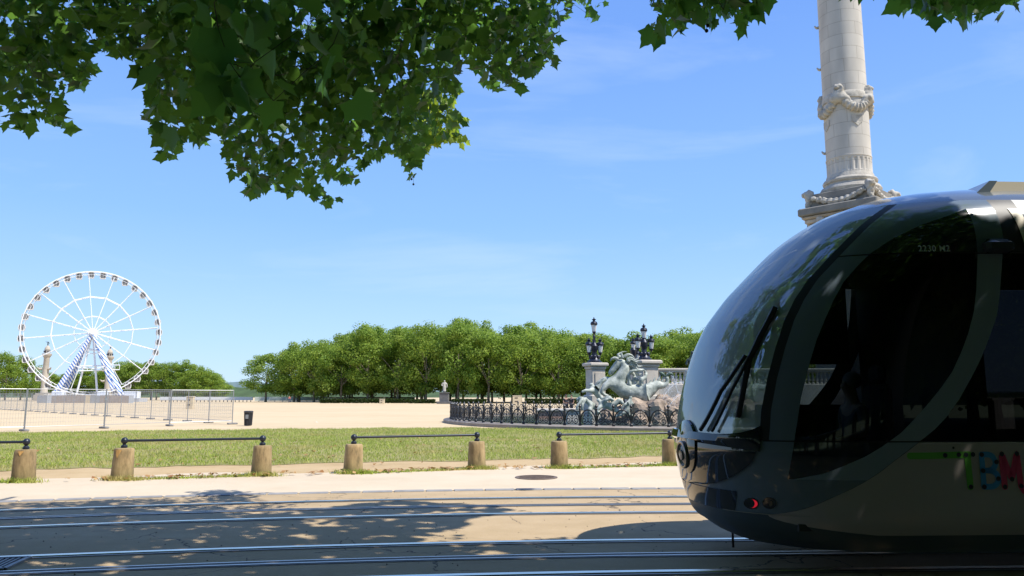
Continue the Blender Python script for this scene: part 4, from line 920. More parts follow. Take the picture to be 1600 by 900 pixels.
figure('slender bronze figure rising out of the water below the horse tail', [(975, 640, 4.4, -.2), (977, 634, 4, -.2), (979, 627, 4.6, -.2), (980, 622, 2.2, -.2), (981, 619, 3, -.2), (975, 628, 2.2, -.4), (969, 633, 1.9, -.5), (965, 639, 1.6, -.5), (984, 630, 2.2, 0), (986, 637, 1.9, 0), (983, 643, 1.6, 0), (970, 645, 3.4, -.3), (962, 648, 2.6, -.3), (955, 650, 2, -.3), (978, 647, 3.4, 0), (986, 650, 2.6, 0), (994, 651, 2, 0)], (978, 650))
p = at(895, 645, 47.5)
r = empty('stone_block', (p.x, 47.5, .1), 'pale square stone block standing in the basin left of the bronze figures', 'block')
b = MB(); b.bbox((p.x, 47.5, .35), (.8, .8, .7), .05); b.build('die', stone_m, r); b = MB(); b.bbox((p.x, 47.5, .78), (.95, .95, .16), .04); b.build('cap', stone_m, r)
p = at(862, 648, 52.5)
r = empty('stone_block', (p.x, 52.5, .1), 'long reddish-brown stone step behind the iron basin fence', 'block')
b = MB(); b.bbox((p.x, 52.5, .3), (1.9, 1.4, .6), .06); b.build('die', mat('red_stone', (.36, .22, .16), .85, noise=(1.5, .3, 6), bump=(6, .3, .03)), r); b = MB(); b.bbox((p.x, 52.5, .68), (2.1, 1.6, .16), .04); b.build('cap', stone_m, r)
# spray and jets
jet_m = leaf_mat('white_water', (.75, .8, .82), (.9, .92, .95), (.8, .85, .9), .5)
def jet(label, pts, r0, n):
    b = MB(); b.tube(pts, [r0*(1-.5*i/len(pts)) for i in range(len(pts))], 5); V = []
    rr_ = random.Random(n); pts = [Vector(p) for p in pts]
    for i in range(n):
        t = (rr_.random()**.7)*(len(pts)-1.001); k = int(t); p = pts[k].lerp(pts[k+1], t-k); s = .02+.18*(t/len(pts))**1.4
        b.ball(p+Vector((rr_.gauss(0, s), rr_.gauss(0, s), rr_.gauss(0, s))), rr_.uniform(.006, .018), 4, 3)
    o = b.build('water_jet', jet_m); tag(o, label, 'water jet', 'water jets of the fountain'); return o
def arc(p, q, h, n=12): 
    p, q = Vector(p), Vector(q); return [p.lerp(q, i/n)+Vector((0, 0, 4*h*(i/n)*(1-i/n))) for i in range(n+1)]
w = lambda px, py, Y: at(px, py, Y)
jet('thin white water jet arching behind the tail of the bronze horse', arc(w(1040, 591, 45), w(1063, 632, 44.6), .9), .024, 240)
jet('white water splashing over the rock beside the tram', arc(w(1078, 603, 45), w(1036, 622, 43.6), .5), .016, 420)
jet('low white water jet beside the iron fence, next to the tram nose', arc(w(1082, 618, 44), w(1046, 634, 43), .35), .016, 300)

# ------------------------------------------------------------------ lamps on stone piers, balustrade
lamp_iron = mat('lamp_iron', (.022, .026, .04), .4, .4, noise=(3, .25, 4)); lamp_glass = mat('opal_glass', (.72, .72, .70), .25)
pier_m = mat('pier_stone', (.50, .45, .38), .85, noise=(.8, .2, 6), bump=(5, .3, .03))
LY = 60.0
def pier(px, py_top, w_, Y, label):
    p = at(px, py_top, Y); zt = p.z; r = empty('stone_pier', (p.x, Y, 0), label, 'pier', 'stone piers carrying the lamps')
    b = MB(); b.bbox((p.x, Y, (zt-.5)/2), (w_, w_, zt-.5), .05, rz=.35); b.build('shaft', pier_m, r)
    b = MB(); b.bbox((p.x, Y, zt-.39), (w_*1.12, w_*1.12, .22), .05, rz=.35); b.bbox((p.x, Y, zt-.14), (w_*1.38, w_*1.38, .279), .07, rz=.35); b.build('cornice', pier_m, r)
    b = MB(); b.bbox((p.x, Y, .85), (w_*1.3, w_*1.3, 1.7), .08, rz=.35); b.build('base', pier_m, r)
    b = MB()
    for s in (0, 1):
        M = Matrix.Rotation(.35+s*math.pi/2, 3, 'Z'); b.box(Vector((p.x, Y, (zt-.6)*.62+.4))+M @ Vector((0, -w_/2-.03, 0)), (w_*.55, .09, (zt-2.6)), rz=.35+s*math.pi/2)
    b.build('panel', pier_m, r); return p
def lantern(b_iron, b_glass, c, s):
    c = Vector(c)
    b_glass.lathe([(.0, .04*s), (.17*s, .05*s), (.25*s, .62*s), (.25*s, .64*s)], c, 12)
    b_iron.lathe([(.05*s, -.25*s), (.12*s, -.1*s), (.19*s, .0), (.19*s, .045*s), (0, .046*s)], c, 12)
    b_iron.lathe([(.27*s, .64*s), (.31*s, .66*s), (.33*s, .78*s), (.27*s, .93*s), (.12*s, 1.0*s), (.1*s, 1.06*s), (.18*s, 1.12*s), (.2*s, 1.17*s), (.06*s, 1.22*s), (.05*s, 1.32*s), (.0, 1.4*s)], c, 12)
    for k in range(4):
        t = k*math.pi/2+.4; b_iron.tube([c+Vector((.18*s*math.cos(t), .18*s*math.sin(t), .04*s)), c+Vector((.262*s*math.cos(t), .262*s*math.sin(t), .65*s))], .011*s, 4)
def candelabrum(px, py_top, py_base, Y, label, arms, s=1.0):
    p = at(px, py_base, Y); z0 = p.z; z1 = at(px, py_top, Y).z; Hh = z1-z0
    r = empty('lamp_candelabrum', (p.x, Y, z0), label, 'street lamp', 'black three-lantern lamps on stone piers')
    b = MB(); b.lathe([(.58*s, 0), (.58*s, .1), (.46*s, .16), (.38*s, .3), (.24*s, .5), (.18*s, .8), (.24*s, .95*s), (.29*s, 1.15), (.32*s, 1.3), (.2*s, 1.45), (.1*s, 1.62), (.08*s, 1.9), (.11*s, 2.0), (.07*s, 2.1), (.06*s, Hh-1.6), (.12*s, Hh-1.55), (.06*s, Hh-1.4)], p, 16)
    for k in range(8): t = k*math.pi/4; b.ball(p+Vector((.36*s*math.cos(t), .36*s*math.sin(t), .45)), .1*s, 6, 5, (1, 1, 1.6))
    b.build('stem', lamp_iron, r, True)
    i_, g_ = MB(), MB(); lantern(i_, g_, p+Vector((0, 0, Hh-1.4*s*.86)), s*.86); f = i_.build('lantern', lamp_iron, r); g_.build('glass', lamp_glass, f)
    for dx, dy, dz in arms:
        e = p+Vector((dx, dy, Hh-1.4*s+dz)); b = MB()
        b.tube([p+Vector((0, 0, 1.15)), p+Vector((dx*.6, dy*.6, 1.05)), p+Vector((dx, dy, 1.3)), e+Vector((0, 0, -.2*s))], [.09*s, .065*s, .05*s, .045*s], 7)
        b.tube([p+Vector((dx*.25, dy*.25, 1.15)), p+Vector((dx*.45, dy*.45, 1.55)), p+Vector((dx*.8, dy*.8, 1.5))], .05*s, 5); b.build('arm', lamp_iron, r, True)
        i_, g_ = MB(), MB(); lantern(i_, g_, e, s*.86); f = i_.build('lantern', lamp_iron, r); g_.build('glass', lamp_glass, f)
a3 = [(-.42, -.05, -1.42), (.46, .05, -1.42), (.02, .5, -1.42)]
pier(930, 567, 1.15, LY, 'stone pier left of the bronze horse, under the tallest lamp'); candelabrum(929, 495, 567, LY, 'tallest black lamp with three white lanterns, on the left stone pier', a3)
pier(1009, 563, 1.3, 56.0, 'stone pier behind the horse mane, at the end of the balustrade'); candelabrum(1007, 505, 563, 56.0, 'black lamp with clustered lanterns on the right stone pier above the horse', [(-.5, -.3, -.55), (.53, .1, -.6), (.0, .5, -.62)], .93)
pier(993, 570, 1.2, 68, 'stone pier mostly hidden behind the neck of the bronze horse'); candelabrum(990, 527, 570, 68, 'smaller black lamp further back, its lantern showing left of the clustered lamp', [(.4, .3, -.7)], .95)
# balustrade
r = empty('balustrade', (at(1050, 600, 56).x, 56, 0), 'stone balustrade running from the right lamp pier behind the tram', 'balustrade')
x0, x1 = at(1020, 600, 56).x, at(1330, 600, 56).x; zt = hz(1050, 575.5, 56); zb_ = hz(1050, 600, 56)
b = MB(); b.bbox(((x0+x1)/2, 56, zt-.09), (x1-x0, .55, .18), .04); b.bbox(((x0+x1)/2, 56, zt-.235), (x1-x0, .42, .1), .02); b.build('handrail', pier_m, r)
b = MB(); b.bbox(((x0+x1)/2, 56, zb_/2), (x1-x0, .7, zb_), .05); b.build('wall', pier_m, r)
hb_ = zt-.28-zb_
i = 0; x = x0+.2
while x < x1 and i < 60:
    b = MB(); b.lathe([(.13, zb_), (.13, zb_+.06), (.06, zb_+.12), (.13, zb_+hb_*.35), (.1, zb_+hb_*.55), (.055, zb_+hb_*.8), (.1, zb_+hb_*.9), (.12, zt-.284)], (x, 56, 0), 10); b.build('baluster', pier_m, r, True); x += .3; i += 1
# dark bronze figure next to the windscreen edge
p = at(1082, 578, 53)
r = empty('bronze_statue', (p.x, 53, 0), 'dark bronze figure just left of the windscreen edge', 'statue')
b = MB(); b.bbox((p.x, 53, p.z/2), (.9, .9, p.z), .05); b.build('plinth', pier_m, r)
X, Z = p.x, p.z
skin('figure', [((X, 53, Z+.1), .26), ((X-.05, 53, Z+.65), .27), ((X+.02, 53, Z+1.05), .1), ((X+.05, 52.95, Z+1.3), .18), ((X-.32, 53, Z+.7), .1), ((X-.42, 52.9, Z+.3), .08), ((X+.3, 53, Z+.7), .1), ((X+.35, 52.8, Z+.4), .08)], [(0, 1), (1, 2), (2, 3), (1, 4), (4, 5), (1, 6), (6, 7)], vg, r, 0, 2, noise=(.2, .05))

# ================================================================== PEOPLE
skin_m = mat('skin', (.42, .25, .17), .55); 
def person(x, y, z, face, label, shirt, trousers, hair, sit=False, h=1.72):
    r = empty('person', (0, 0, 0), label, 'person'); k = h/1.72
    sm = mat('cloth_%d%d%d' % tuple(int(c*99) for c in shirt), shirt, .85); tm = mat('cloth_%d%d%d' % tuple(int(c*99) for c in trousers), trousers, .85); hm = mat('hair_%d' % int(hair[0]*99), hair, .6)
    if sit: legs = [((.1, -.05, .5), (.11, -.45, .5), (.11, -.42, .08), (.11, -.55, .03)), ((-.1, -.05, .5), (-.11, -.45, .5), (-.11, -.42, .08), (-.11, -.55, .03))]; base = .5
    else: legs = [((.09, 0, .88), (.11, -.03, .48), (.12, .03, .08), (.13, -.1, .03)), ((-.09, 0, .88), (-.12, .04, .48), (-.13, .09, .08), (-.14, -.04, .03))]; base = .93
    Z = lambda q_: base+q_
    P_ = [((0, 0, Z(0)), (.15, .11)), ((0, 0, Z(.25)), (.14, .10)), ((0, .01, Z(.46)), (.165, .10)), ((0, 0, Z(.56)), .055), ((0, -.015, Z(.66)), (.075, .09)), ((0, -.015, Z(.76)), (.068, .08))]
    E_ = [(0, 1), (1, 2), (2, 3), (3, 4), (4, 5)]
    arms = []
    for s in (1, -1):
        n0 = len(P_); fw = -.32 if sit else -.08
        P_ += [((s*.19, .01, Z(.46)), .055), ((s*.25, .0, Z(.2)), .043), ((s*.22, fw, Z(.02 if not sit else .12)), .033), ((s*.21, fw-.09, Z(-.05 if not sit else .14)), .03)]
        E_ += [(2, n0), (n0, n0+1), (n0+1, n0+2), (n0+2, n0+3)]; arms.append(n0)
    ls = []
    for lg in legs:
        n0 = len(P_); P_ += [(lg[0], .085), (lg[1], .062), (lg[2], .042), (lg[3], .038)]; E_ += [(0, n0), (n0, n0+1), (n0+1, n0+2), (n0+2, n0+3)]; ls.append(n0)
    P_.append(((0, -.11, Z(.68)), .018)); E_.append((4, len(P_)-1))          # nose
    skin('body', P_, E_, skin_m, r, 0, 2)
    g = lambda i, a: (P_[i][0], tuple(v+a for v in (P_[i][1] if isinstance(P_[i][1], tuple) else (P_[i][1],)*2)))
    lp = lambda i, j, t, rr_: (tuple(np.array(P_[i][0])*(1-t)+np.array(P_[j][0])*t), rr_)
    S = [g(0, .02), g(1, .022), g(2, .02)]; SE = [(0, 1), (1, 2)]
    for a in arms: n0 = len(S); S += [g(a, .02), lp(a, a+1, .75, .058)]; SE += [(2, n0), (n0, n0+1)]
    skin('shirt', S, SE, sm, r, 0, 2)
    S = [g(0, .025)]; SE = []
    for a in ls: n0 = len(S); S += [g(a, .022), g(a+1, .022), lp(a+1, a+2, .93, .062)]; SE += [(0, n0), (n0, n0+1), (n0+1, n0+2)]
    skin('trousers', S, SE, tm, r, 0, 2)
    b = MB(); b.ball((0, .015, Z(.745)), .1, 12, 8, (.86, 1, .95)); b.build('hair', hm, r, True)
    r.location = (x, y, z); r.rotation_euler = (0, 0, face); r.scale = (k, k, k); return r
for px, py, f_, lb, s_, t_, hh_ in ((884, 640, .4, 'person in dark clothes standing left of the bronze group beyond the fence', (.03, .03, .04), (.02, .02, .03), (.02, .015, .01)),
                                  (893, 640, -.7, 'person in a charcoal top close beside the one in dark clothes', (.05, .045, .05), (.025, .03, .05), (.03, .02, .012)),
                                  (746, 630, 1.2, 'person in a pale shirt under the grove trees right of the statue', (.55, .6, .68), (.10, .12, .2), (.05, .03, .02)),
                                  (762, 630, 2.2, 'person in a dark jacket far off under the grove trees', (.06, .05, .06), (.03, .03, .04), (.03, .02, .015)),
                                  (452, 629.5, .3, 'person in a red shirt between the left trunks of the grove', (.5, .09, .07), (.05, .06, .1), (.04, .03, .02))):
    p = gnd(px, py); 
    if py > 635: p = at(px, 622, 70); p.z = 0
    person(p.x, p.y, 0, f_, lb, s_, t_, hh_)

# ================================================================== TRAM  (u back from the nose, v across, h up; built at the origin, then moved onto its track)
TW_N = 2.5; TW_D = 1.6; TOP = 3.78; TEND = 9.0
HK = [.2, .26, .43, .67, .91, 1.07, 1.4, 1.59, 1.79, 2.09, 2.36, 2.67, 2.96, 3.1, 3.2, 3.3, 3.4, 3.5, 3.59, 3.67, 3.73, 3.78]
UK = [.62, .45, .25, .17, .117, .091, .127, .166, .22, .329, .467, .71, 1.0, 1.14, 1.25, 1.38, 1.53, 1.71, 1.93, 2.2, 2.55, 3.0]
def smooth_prof():
    hs_ = np.linspace(.2, 3.78, 400); u = np.interp(hs_, HK, UK); w_ = np.hanning(25); w_ /= w_.sum()
    up = np.concatenate([u[0]*2-u[12:0:-1], u, u[-1]*2-u[-2:-14:-1]]); return hs_, np.convolve(up, w_, 'valid')
PH, PU = smooth_prof()
def t_u0(h): return float(np.interp(h, PH, PU))
def t_w(h):
    x = min(1, max(0, (h-3.0)/.78)); r = max(0, 1-x**2.3)**(1/2.3); return 1.2*r-.1*min(1, max(0, (.6-h)/.35))**2
def t_phi(u, h):
    x = u-t_u0(h)
    if x <= 0: return 0.0
    if x >= TW_D: return math.pi/2+(x-TW_D)
    return math.acos(min(1, max(-1, (1-x/TW_D)**(TW_N/2))))
def t_pt(phi, h, off=0.0):
    def s(p, hh_):
        a = min(abs(p), math.pi/2); v = t_w(hh_)*math.sin(a)**(2/TW_N); u = t_u0(hh_)+TW_D*(1-math.cos(a)**(2/TW_N))+max(0, abs(p)-math.pi/2)
        return Vector((u, -v if p >= 0 else v, hh_))
    P = s(phi, h)
    if off:
        e = 2e-3; q_ = phi if abs(phi) > 1e-3 else 1e-3
        a = s(q_+e, h)-s(q_-e, h); b_ = s(q_, min(TOP-.002, h+.004))-s(q_, min(TOP-.002, h+.004)-.008); n = a.cross(b_)
        if n.length > 1e-12:
            n.normalize(); c = Vector((3.5, 0, h)); 
            if n.dot(P-Vector((max(P.x+.8, 1.8), 0, min(h, 2.6)-.3))) < 0: n = -n
            P = P+n*off
    return P
def curve(pts):
    pts = sorted(pts); H = [p[0] for p in pts]; U = [p[1] for p in pts]; return lambda h: float(np.interp(h, H, U))
pillar_u = curve([(.5, .50), (1.16, .58), (1.30, .60), (1.47, .62), (1.76, .69), (2.05, .785), (2.31, .89), (2.5, 1.0), (2.69, 1.14), (2.95, 1.40), (3.1, 1.555), (3.23, 1.70), (3.36, 1.88), (3.48, 2.07)])
winl_u = curve([(.86, .765), (1.0, .79), (1.25, .84), (1.59, .91), (1.88, 1.0), (2.1, 1.08), (2.29, 1.17), (2.48, 1.27), (2.65, 1.38), (2.8, 1.52), (2.93, 1.66), (3.06, 1.86), (3.19, 2.13), (3.3, 2.45), (3.36, 2.60)])
bandl_u = curve([(.86, .79), (.92, 1.06), (.985, 1.22), (1.07, 1.42), (1.16, 1.58), (1.28, 1.76), (1.41, 1.90), (1.54, 2.03), (1.67, 2.15), (1.82, 2.27), (2.0, 2.37), (2.17, 2.45), (2.37, 2.52), (2.58, 2.56), (2.9, 2.60), (3.36, 2.60)])
bandr_u = curve([(.53, .58), (.565, .75), (.60, .87), (.65, .99), (.71, 1.11), (.775, 1.25), (.84, 1.38), (.93, 1.53), (1.03, 1.67), (1.11, 1.79), (1.20, 1.92), (1.30, 2.06), (1.41, 2.18), (1.58, 2.32), (1.76, 2.44), (1.94, 2.55), (2.12, 2.64), (2.32, 2.73), (2.53, 2.78), (2.9, 2.84), (3.45, 2.90)])
def hrange(a, b_, n): return [a+(b_-a)*i/n for i in range(n+1)]
def tpatch(name, hs_, fl, fr, n, m, parent, side=1, off=0.0, phi=False, smooth=True):
    """surface between two boundaries; side 1 towards the camera, -1 the far side, 0 both across the nose"""
    b = MB(); V = []; Fs = []
    for h in hs_:
        if side == 0: p1 = fr(h) if phi else t_phi(fr(h), h); p0 = -p1
        else: p0 = fl(h) if phi else t_phi(fl(h), h); p1 = fr(h) if phi else t_phi(fr(h), h)
        p1 = max(p1, p0+1e-4)
        for k in range(n+1):
            q_ = p0+(p1-p0)*k/n; V.append(t_pt(q_*(side if side else 1), h, off))
    w = n+1
    for i in range(len(hs_)-1):
        for k in range(n): Fs.append((i*w+k, i*w+k+1, (i+1)*w+k+1, (i+1)*w+k))
    b.add(V, Fs); o = b.build(name, m, parent, smooth=False)
    o.data.polygons.foreach_set('use_smooth', [smooth]*len(o.data.polygons)); return o
tram = empty('tram', (0, 0, 0), 'dark grey and black tram with a rounded glass nose, standing in tree shade', 'tram')
t_body = mat('tram_dark_paint', (.135, .175, .215), .2, 0, coat=.8)
t_band = mat('tram_band_grey', (.24, .295, .355), .3, 0, coat=.2)
t_black = mat('tram_gloss_black', (.010, .013, .022), .06, 0, coat=1.0)
t_beige = mat('tram_beige_panel', (.47, .42, .40), .35, .25, noise=(.6, .06, 3))
t_skirt = mat('tram_skirt', (.07, .095, .11), .4, .1)
t_rub = mat('rubber', (.008, .008, .009), .5)
t_in = mat('tram_interior', (.04, .042, .046), .7)
t_ws = glass_mat('windscreen_glass', (.62, .72, .76), 3.0, body=.48, bodycol=(.62, .73, .80)); t_sg = glass_mat('tinted_glass', (.30, .34, .35), 1.5); t_dg = glass_mat('dark_glass', (.07, .075, .085), 1.45)  # pale blue body puts reflected sky into the windscreen colour
cream = mat('tram_cream', (.72, .66, .54), .4)
# nose: windscreen, pillars
tpatch('windscreen', hrange(1.235, 3.47, 60), None, lambda h: pillar_u(h)-.03, 48, t_ws, tram, 0)
tpatch('windscreen_seal', hrange(1.20, 1.235, 2), None, lambda h: pillar_u(h)-.03, 48, t_rub, tram, 0)
UE = lambda h: TEND
for sd in (1, -1):
    tpatch('windscreen_seal', hrange(1.20, 3.47, 60), lambda h: pillar_u(h)-.03, lambda h: pillar_u(h)+.045, 3, t_rub, tram, sd)
    tpatch('pillar', hrange(1.205, 2.905, 50), lambda h: pillar_u(h)+.045, winl_u, 8, t_body, tram, sd)
    tpatch('roof_side', hrange(2.918, 3.36, 24), lambda h: pillar_u(h)+.045, winl_u, 12, t_body, tram, sd)
    tpatch('roof_side', hrange(3.36, 3.47, 6), lambda h: pillar_u(h)+.045, lambda h: 2.86, 24, t_body, tram, sd)
    tpatch('upper_panel', hrange(2.918, 3.36, 24), winl_u, bandl_u, 16, t_black, tram, sd)
    tpatch('side_window', hrange(1.205, 2.905, 60), winl_u, bandl_u, 24, t_sg, tram, sd)
    tpatch('band', hrange(1.205, 2.905, 50), bandl_u, bandr_u, 6, t_band, tram, sd)
    tpatch('band_cap', hrange(2.918, 3.36, 20), bandl_u, lambda h: 2.86, 6, t_body, tram, sd)
    tpatch('rear_window', hrange(1.205, 2.905, 50), bandr_u, lambda h: 5.2, 10, t_dg, tram, sd)
    # lower body
    tpatch('lower_window', hrange(.865, 1.192, 14), winl_u, bandl_u, 14, t_black, tram, sd)
    tpatch('corner_panel', hrange(.865, 1.192, 18), lambda h: pillar_u(h)-.02-.30*max(0, (1.19-h)/.33)**1.6, winl_u, 10, t_body, tram, sd)
    tpatch('corner_panel', hrange(.54, .865, 16), lambda h: .40-.05*(.865-h), bandr_u, 16, t_body, tram, sd)
    tpatch('band', hrange(.865, 1.192, 20), bandl_u, bandr_u, 6, t_band, tram, sd)
    tpatch('side_panel', hrange(.54, 1.192, 30), lambda h: bandr_u(h)+.006, lambda h: 4.6, 30, t_beige, tram, sd)
    tpatch('side_panel', hrange(.385, .54, 8), lambda h: .62+.9*((.54-h)/.155)**2, lambda h: 4.6, 24, t_beige, tram, sd)
    tpatch('side_panel', hrange(.385, 1.192, 8), lambda h: 4.62, UE, 8, t_beige, tram, sd)
    tpatch('front_skirt', hrange(.385, .54, 8), lambda h: 0.0, lambda h: .62+.9*((.54-h)/.155)**2, 18, t_skirt, tram, sd)
    tpatch('skirt', hrange(.22, .378, 8), lambda h: 0.0, UE, 50, t_skirt, tram, sd, off=-.012)
    tpatch('seam', [1.192, 1.205], lambda h: pillar_u(h)-.03, UE, 60, t_rub, tram, sd, off=-.006)
    tpatch('seam', [2.905, 2.918], lambda h: pillar_u(h)+.03, UE, 40, t_rub, tram, sd, off=-.006)
    tpatch('trim_strip', [1.184, 1.193], lambda h: bandr_u(h)+.006, UE, 40, mat('bright_trim', (.6, .6, .6), .25, 1), tram, sd, off=.004)
    tpatch('trim_strip', [.538, .545], lambda h: .32, lambda h: .95, 20, mat('dull_trim', (.42, .41, .38), .35, .8), tram, sd, off=.004)
    # saloon behind the cab joint
    tpatch('joint_strip', hrange(1.205, 3.3, 24), lambda h: 5.2, lambda h: 5.26, 2, t_rub, tram, sd)
    tpatch('saloon_window', hrange(1.205, 2.905, 10), lambda h: 5.26, UE, 6, t_dg, tram, sd)
    tpatch('saloon_header', hrange(2.918, 3.3, 16), lambda h: 3.10, UE, 12, t_body, tram, sd)
    tpatch('cream_strip', hrange(2.93, 3.36, 16), lambda h: 2.99+.25*(3.36-h)/.44*.3, lambda h: 3.09+.25*(3.36-h)/.44*.3, 3, cream, tram, sd, off=.006)
    tpatch('joint_strip', hrange(2.918, 3.36, 16), lambda h: 2.86, lambda h: 3.10, 4, t_rub, tram, sd)
    tpatch('roof_cover', hrange(3.3, 3.47, 10), lambda h: 3.10, UE, 10, mat('roof_white', (.62, .63, .62), .3), tram, sd)
    tpatch('roof_side', hrange(3.36, 3.47, 6), lambda h: 2.86, lambda h: 3.10, 4, t_rub, tram, sd)
    # light pods
    for u, h, mm, e in ((.50, .63, 'tail', 1), (.63, .645, 'turn', 0)):
        ph = t_phi(u, h); b = MB(); rg = []; c0 = t_pt(sd*ph, h, .002)
        ring_ = [t_pt(sd*t_phi(u+.052*math.cos(a), h+.052*math.sin(a)), h+.052*math.sin(a), .006) for a in np.linspace(0, 2*math.pi, 24, endpoint=False)]
        b.add(ring_+[t_pt(sd*ph, h, .004)], [(i, (i+1) % 24, 24) for i in range(24)]); lp_ = b.build('lamp_lens', t_black, tram, True)
        sc_ = .8 if e else .5; off_ = .034 if e else .01
        ring2 = [t_pt(sd*t_phi(u+off_+.05*sc_*.45*math.cos(a), h-.002+.05*sc_*math.sin(a)), h-.002+.05*sc_*math.sin(a), .011) if not e else t_pt(sd*t_phi(u+(.046*math.cos(a) if math.cos(a) > 0 else .030*math.cos(a)+.028*1.0 if 0 else (.046 if math.cos(a) > 0 else -.026)*math.cos(a)), h+.04*math.sin(a)), h+.04*math.sin(a), .011) for a in np.linspace(0, 2*math.pi, 16, endpoint=False)]
        b = MB(); b.add(ring2, [tuple(range(16))])
        b.build('lamp', mat('red_lamp', (.25, .005, .01), .2, emit=((1, .03, .06), .25)) if e else mat('amber_lamp', (.20, .13, .08), .2), lp_)
# nose: cowl (glossy black moustache), bumper
cw_hs = hrange(.735, 1.20, 24)
def cowl_phi(h):
    if h > 1.0: return t_phi(.50+.06*(h-1.0)/.2, h)
    return t_phi(.12+.38*((h-.735)/.265)**.62, h)
b_ = tpatch('cowl', cw_hs, None, cowl_phi, 48, t_black, tram, 0, off=.014, phi=True)
# swept-up horns of the cowl in front of the windscreen foot
for sd in (1, -1):
    b = MB(); V = []; n = 26
    for i in range(n+1):
        t = i/n; ph = t_phi(.10+.47*t, 1.2)*sd if t > 0 else 0; hh0 = 1.18; up = 1.215+.04*(1-t)+.12*t**3
        thick = .035*(1-t)**.7+.003
        V += [t_pt(ph if abs(ph) > 1e-3 else 1e-3*sd, hh0-.02-.06*t, .014), t_pt(ph if abs(ph) > 1e-3 else 1e-3*sd, hh0+.0, .014+thick), t_pt(ph if abs(ph) > 1e-3 else 1e-3*sd, up, .012+thick*.8), t_pt(ph if abs(ph) > 1e-3 else 1e-3*sd, up-.02, -.01)]
    b.add(V, [(4*i+k, 4*i+4+k, 4*i+5+k, 4*i+1+k) for i in range(n) for k in range(3)]+[(4*n, 4*n+1, 4*n+2, 4*n+3)]); b.build('cowl_lip', t_black, tram, True)
tpatch('nose_back', hrange(.53, 1.21, 20), None, lambda h: pillar_u(h)+.0, 40, t_body, tram, 0, off=-.004)
tpatch('bumper', hrange(.545, .73, 10), None, lambda h: .395, 40, mat('bumper_paint', (.018, .024, .034), .12, 0, coat=.6), tram, 0, off=.006)
# round badge plate and headlight on the nose
BV = -.17
def sp(v, h, off):                      # a point of the nose surface by its sideways place and height
    v = v; ph = math.asin(min(1, (abs(v)/t_w(h))**(TW_N/2))); return t_pt(ph if v <= 0 else -ph, h, off)
def dome(rs, offs, c_h, name, m, par, sc=1.0):
    b = MB(); V = []; n = 36
    for r_, o_ in zip(rs, offs): V += [sp(BV+r_*math.cos(a), c_h+r_*sc*math.sin(a), o_+.014) for a in np.linspace(0, 2*math.pi, n, endpoint=False)]
    Fs = [(k*n+i, k*n+(i+1) % n, (k+1)*n+(i+1) % n, (k+1)*n+i) for k in range(len(rs)-1) for i in range(n)]+[tuple(range((len(rs)-1)*n, len(rs)*n))]
    b.add(V, Fs); return b.build(name, m, par, True)
bd = dome([.25, .245, .2, .15, .1], [.0, .018, .026, .03, .03], 1.10, 'badge_plate', t_black, tram, 1.05)
dome([.13, .128, .118, .104, .098], [.02, .05, .056, .052, .034], 1.02, 'headlight_ring', mat('bronze_trim', (.38, .31, .25), .3, .9), bd)
dome([.098, .09, .05, .045, .01], [.03, .036, .04, .055, .058], 1.02, 'headlight', mat('lens_grey', (.12, .13, .14), .1), bd)
# roof
b = MB(); V = []; hs_ = hrange(3.47, 3.779, 18); n = 40
def roof_row(h):
    pe = t_phi(TEND, h); return [t_pt(-pe+2*pe*k/n, h) for k in range(n+1)]
w = n+1
for h in hs_: V += roof_row(h)
b.add(V, [(i*w+k, i*w+k+1, (i+1)*w+k+1, (i+1)*w+k) for i in range(18) for k in range(n)]); b.add([V[18*w+k] for k in range(n+1)], [tuple(range(n+1))])
o = b.build('roof', mat('tram_roof', (.09, .11, .135), .22, 0, coat=1.0), tram); o.data.polygons.foreach_set('use_smooth', [True]*len(o.data.polygons))
b = MB(); b.prism([(2.90, 3.56), (3.08, 3.715), (TEND, 3.715), (TEND, 3.46), (2.8, 3.46)], lambda u, h: Vector((u, -.80, h)), lambda u, h: Vector((u, .80, h))); fa = b.build('roof_fairing', cream, tram)
b = MB(); b.prism([(2.88, 3.565), (3.06, 3.721), (3.14, 3.721), (3.02, 3.56), (2.86, 3.47)], lambda u, h: Vector((u, -.804, h)), lambda u, h: Vector((u, .804, h))); b.build('fairing_nose', t_body, fa)
# camera pod on the side
for sd in (1, -1):
    b = MB(); b.bbox((2.78, -sd*1.235, 2.97), (.27, .12, .13), .035); b.build('camera_pod', mat('pod_grey', (.06, .065, .08), .25), tram, True)
    b = MB(); b.bbox((3.2, -sd*1.20, 3.0), (.2, .05, .16), .02); b.build('vent_cover', cream, tram)
# wipers
def tp(u, h, off, sd=1): return t_pt(sd*t_phi(u, h), h, off)
def wiper_line(pts, r_, name, m, n=10, off=.035, o2=None):
    b = MB(); P = []
    for (u0, h0), (u1, h1) in zip(pts, pts[1:]):
        for i in range(n): P.append(tp(u0+(u1-u0)*i/n, h0+(h1-h0)*i/n, off))
    P.append(tp(*pts[-1], off)); b.tube(P, r_, 6); return b.build(name, m, tram, True)
wiper_line([(.19, 1.27), (.345, 1.64), (.545, 1.97)], .02, 'wiper_arm', t_rub, off=.05)
wiper_line([(.255, 1.265), (.41, 1.64), (.565, 1.95)], .016, 'wiper_arm', t_rub, off=.05)
wiper_line([(.425, 1.40), (.50, 1.72), (.565, 1.95), (.66, 2.14), (.82, 2.42)], .028, 'wiper_blade', t_rub, off=.03)
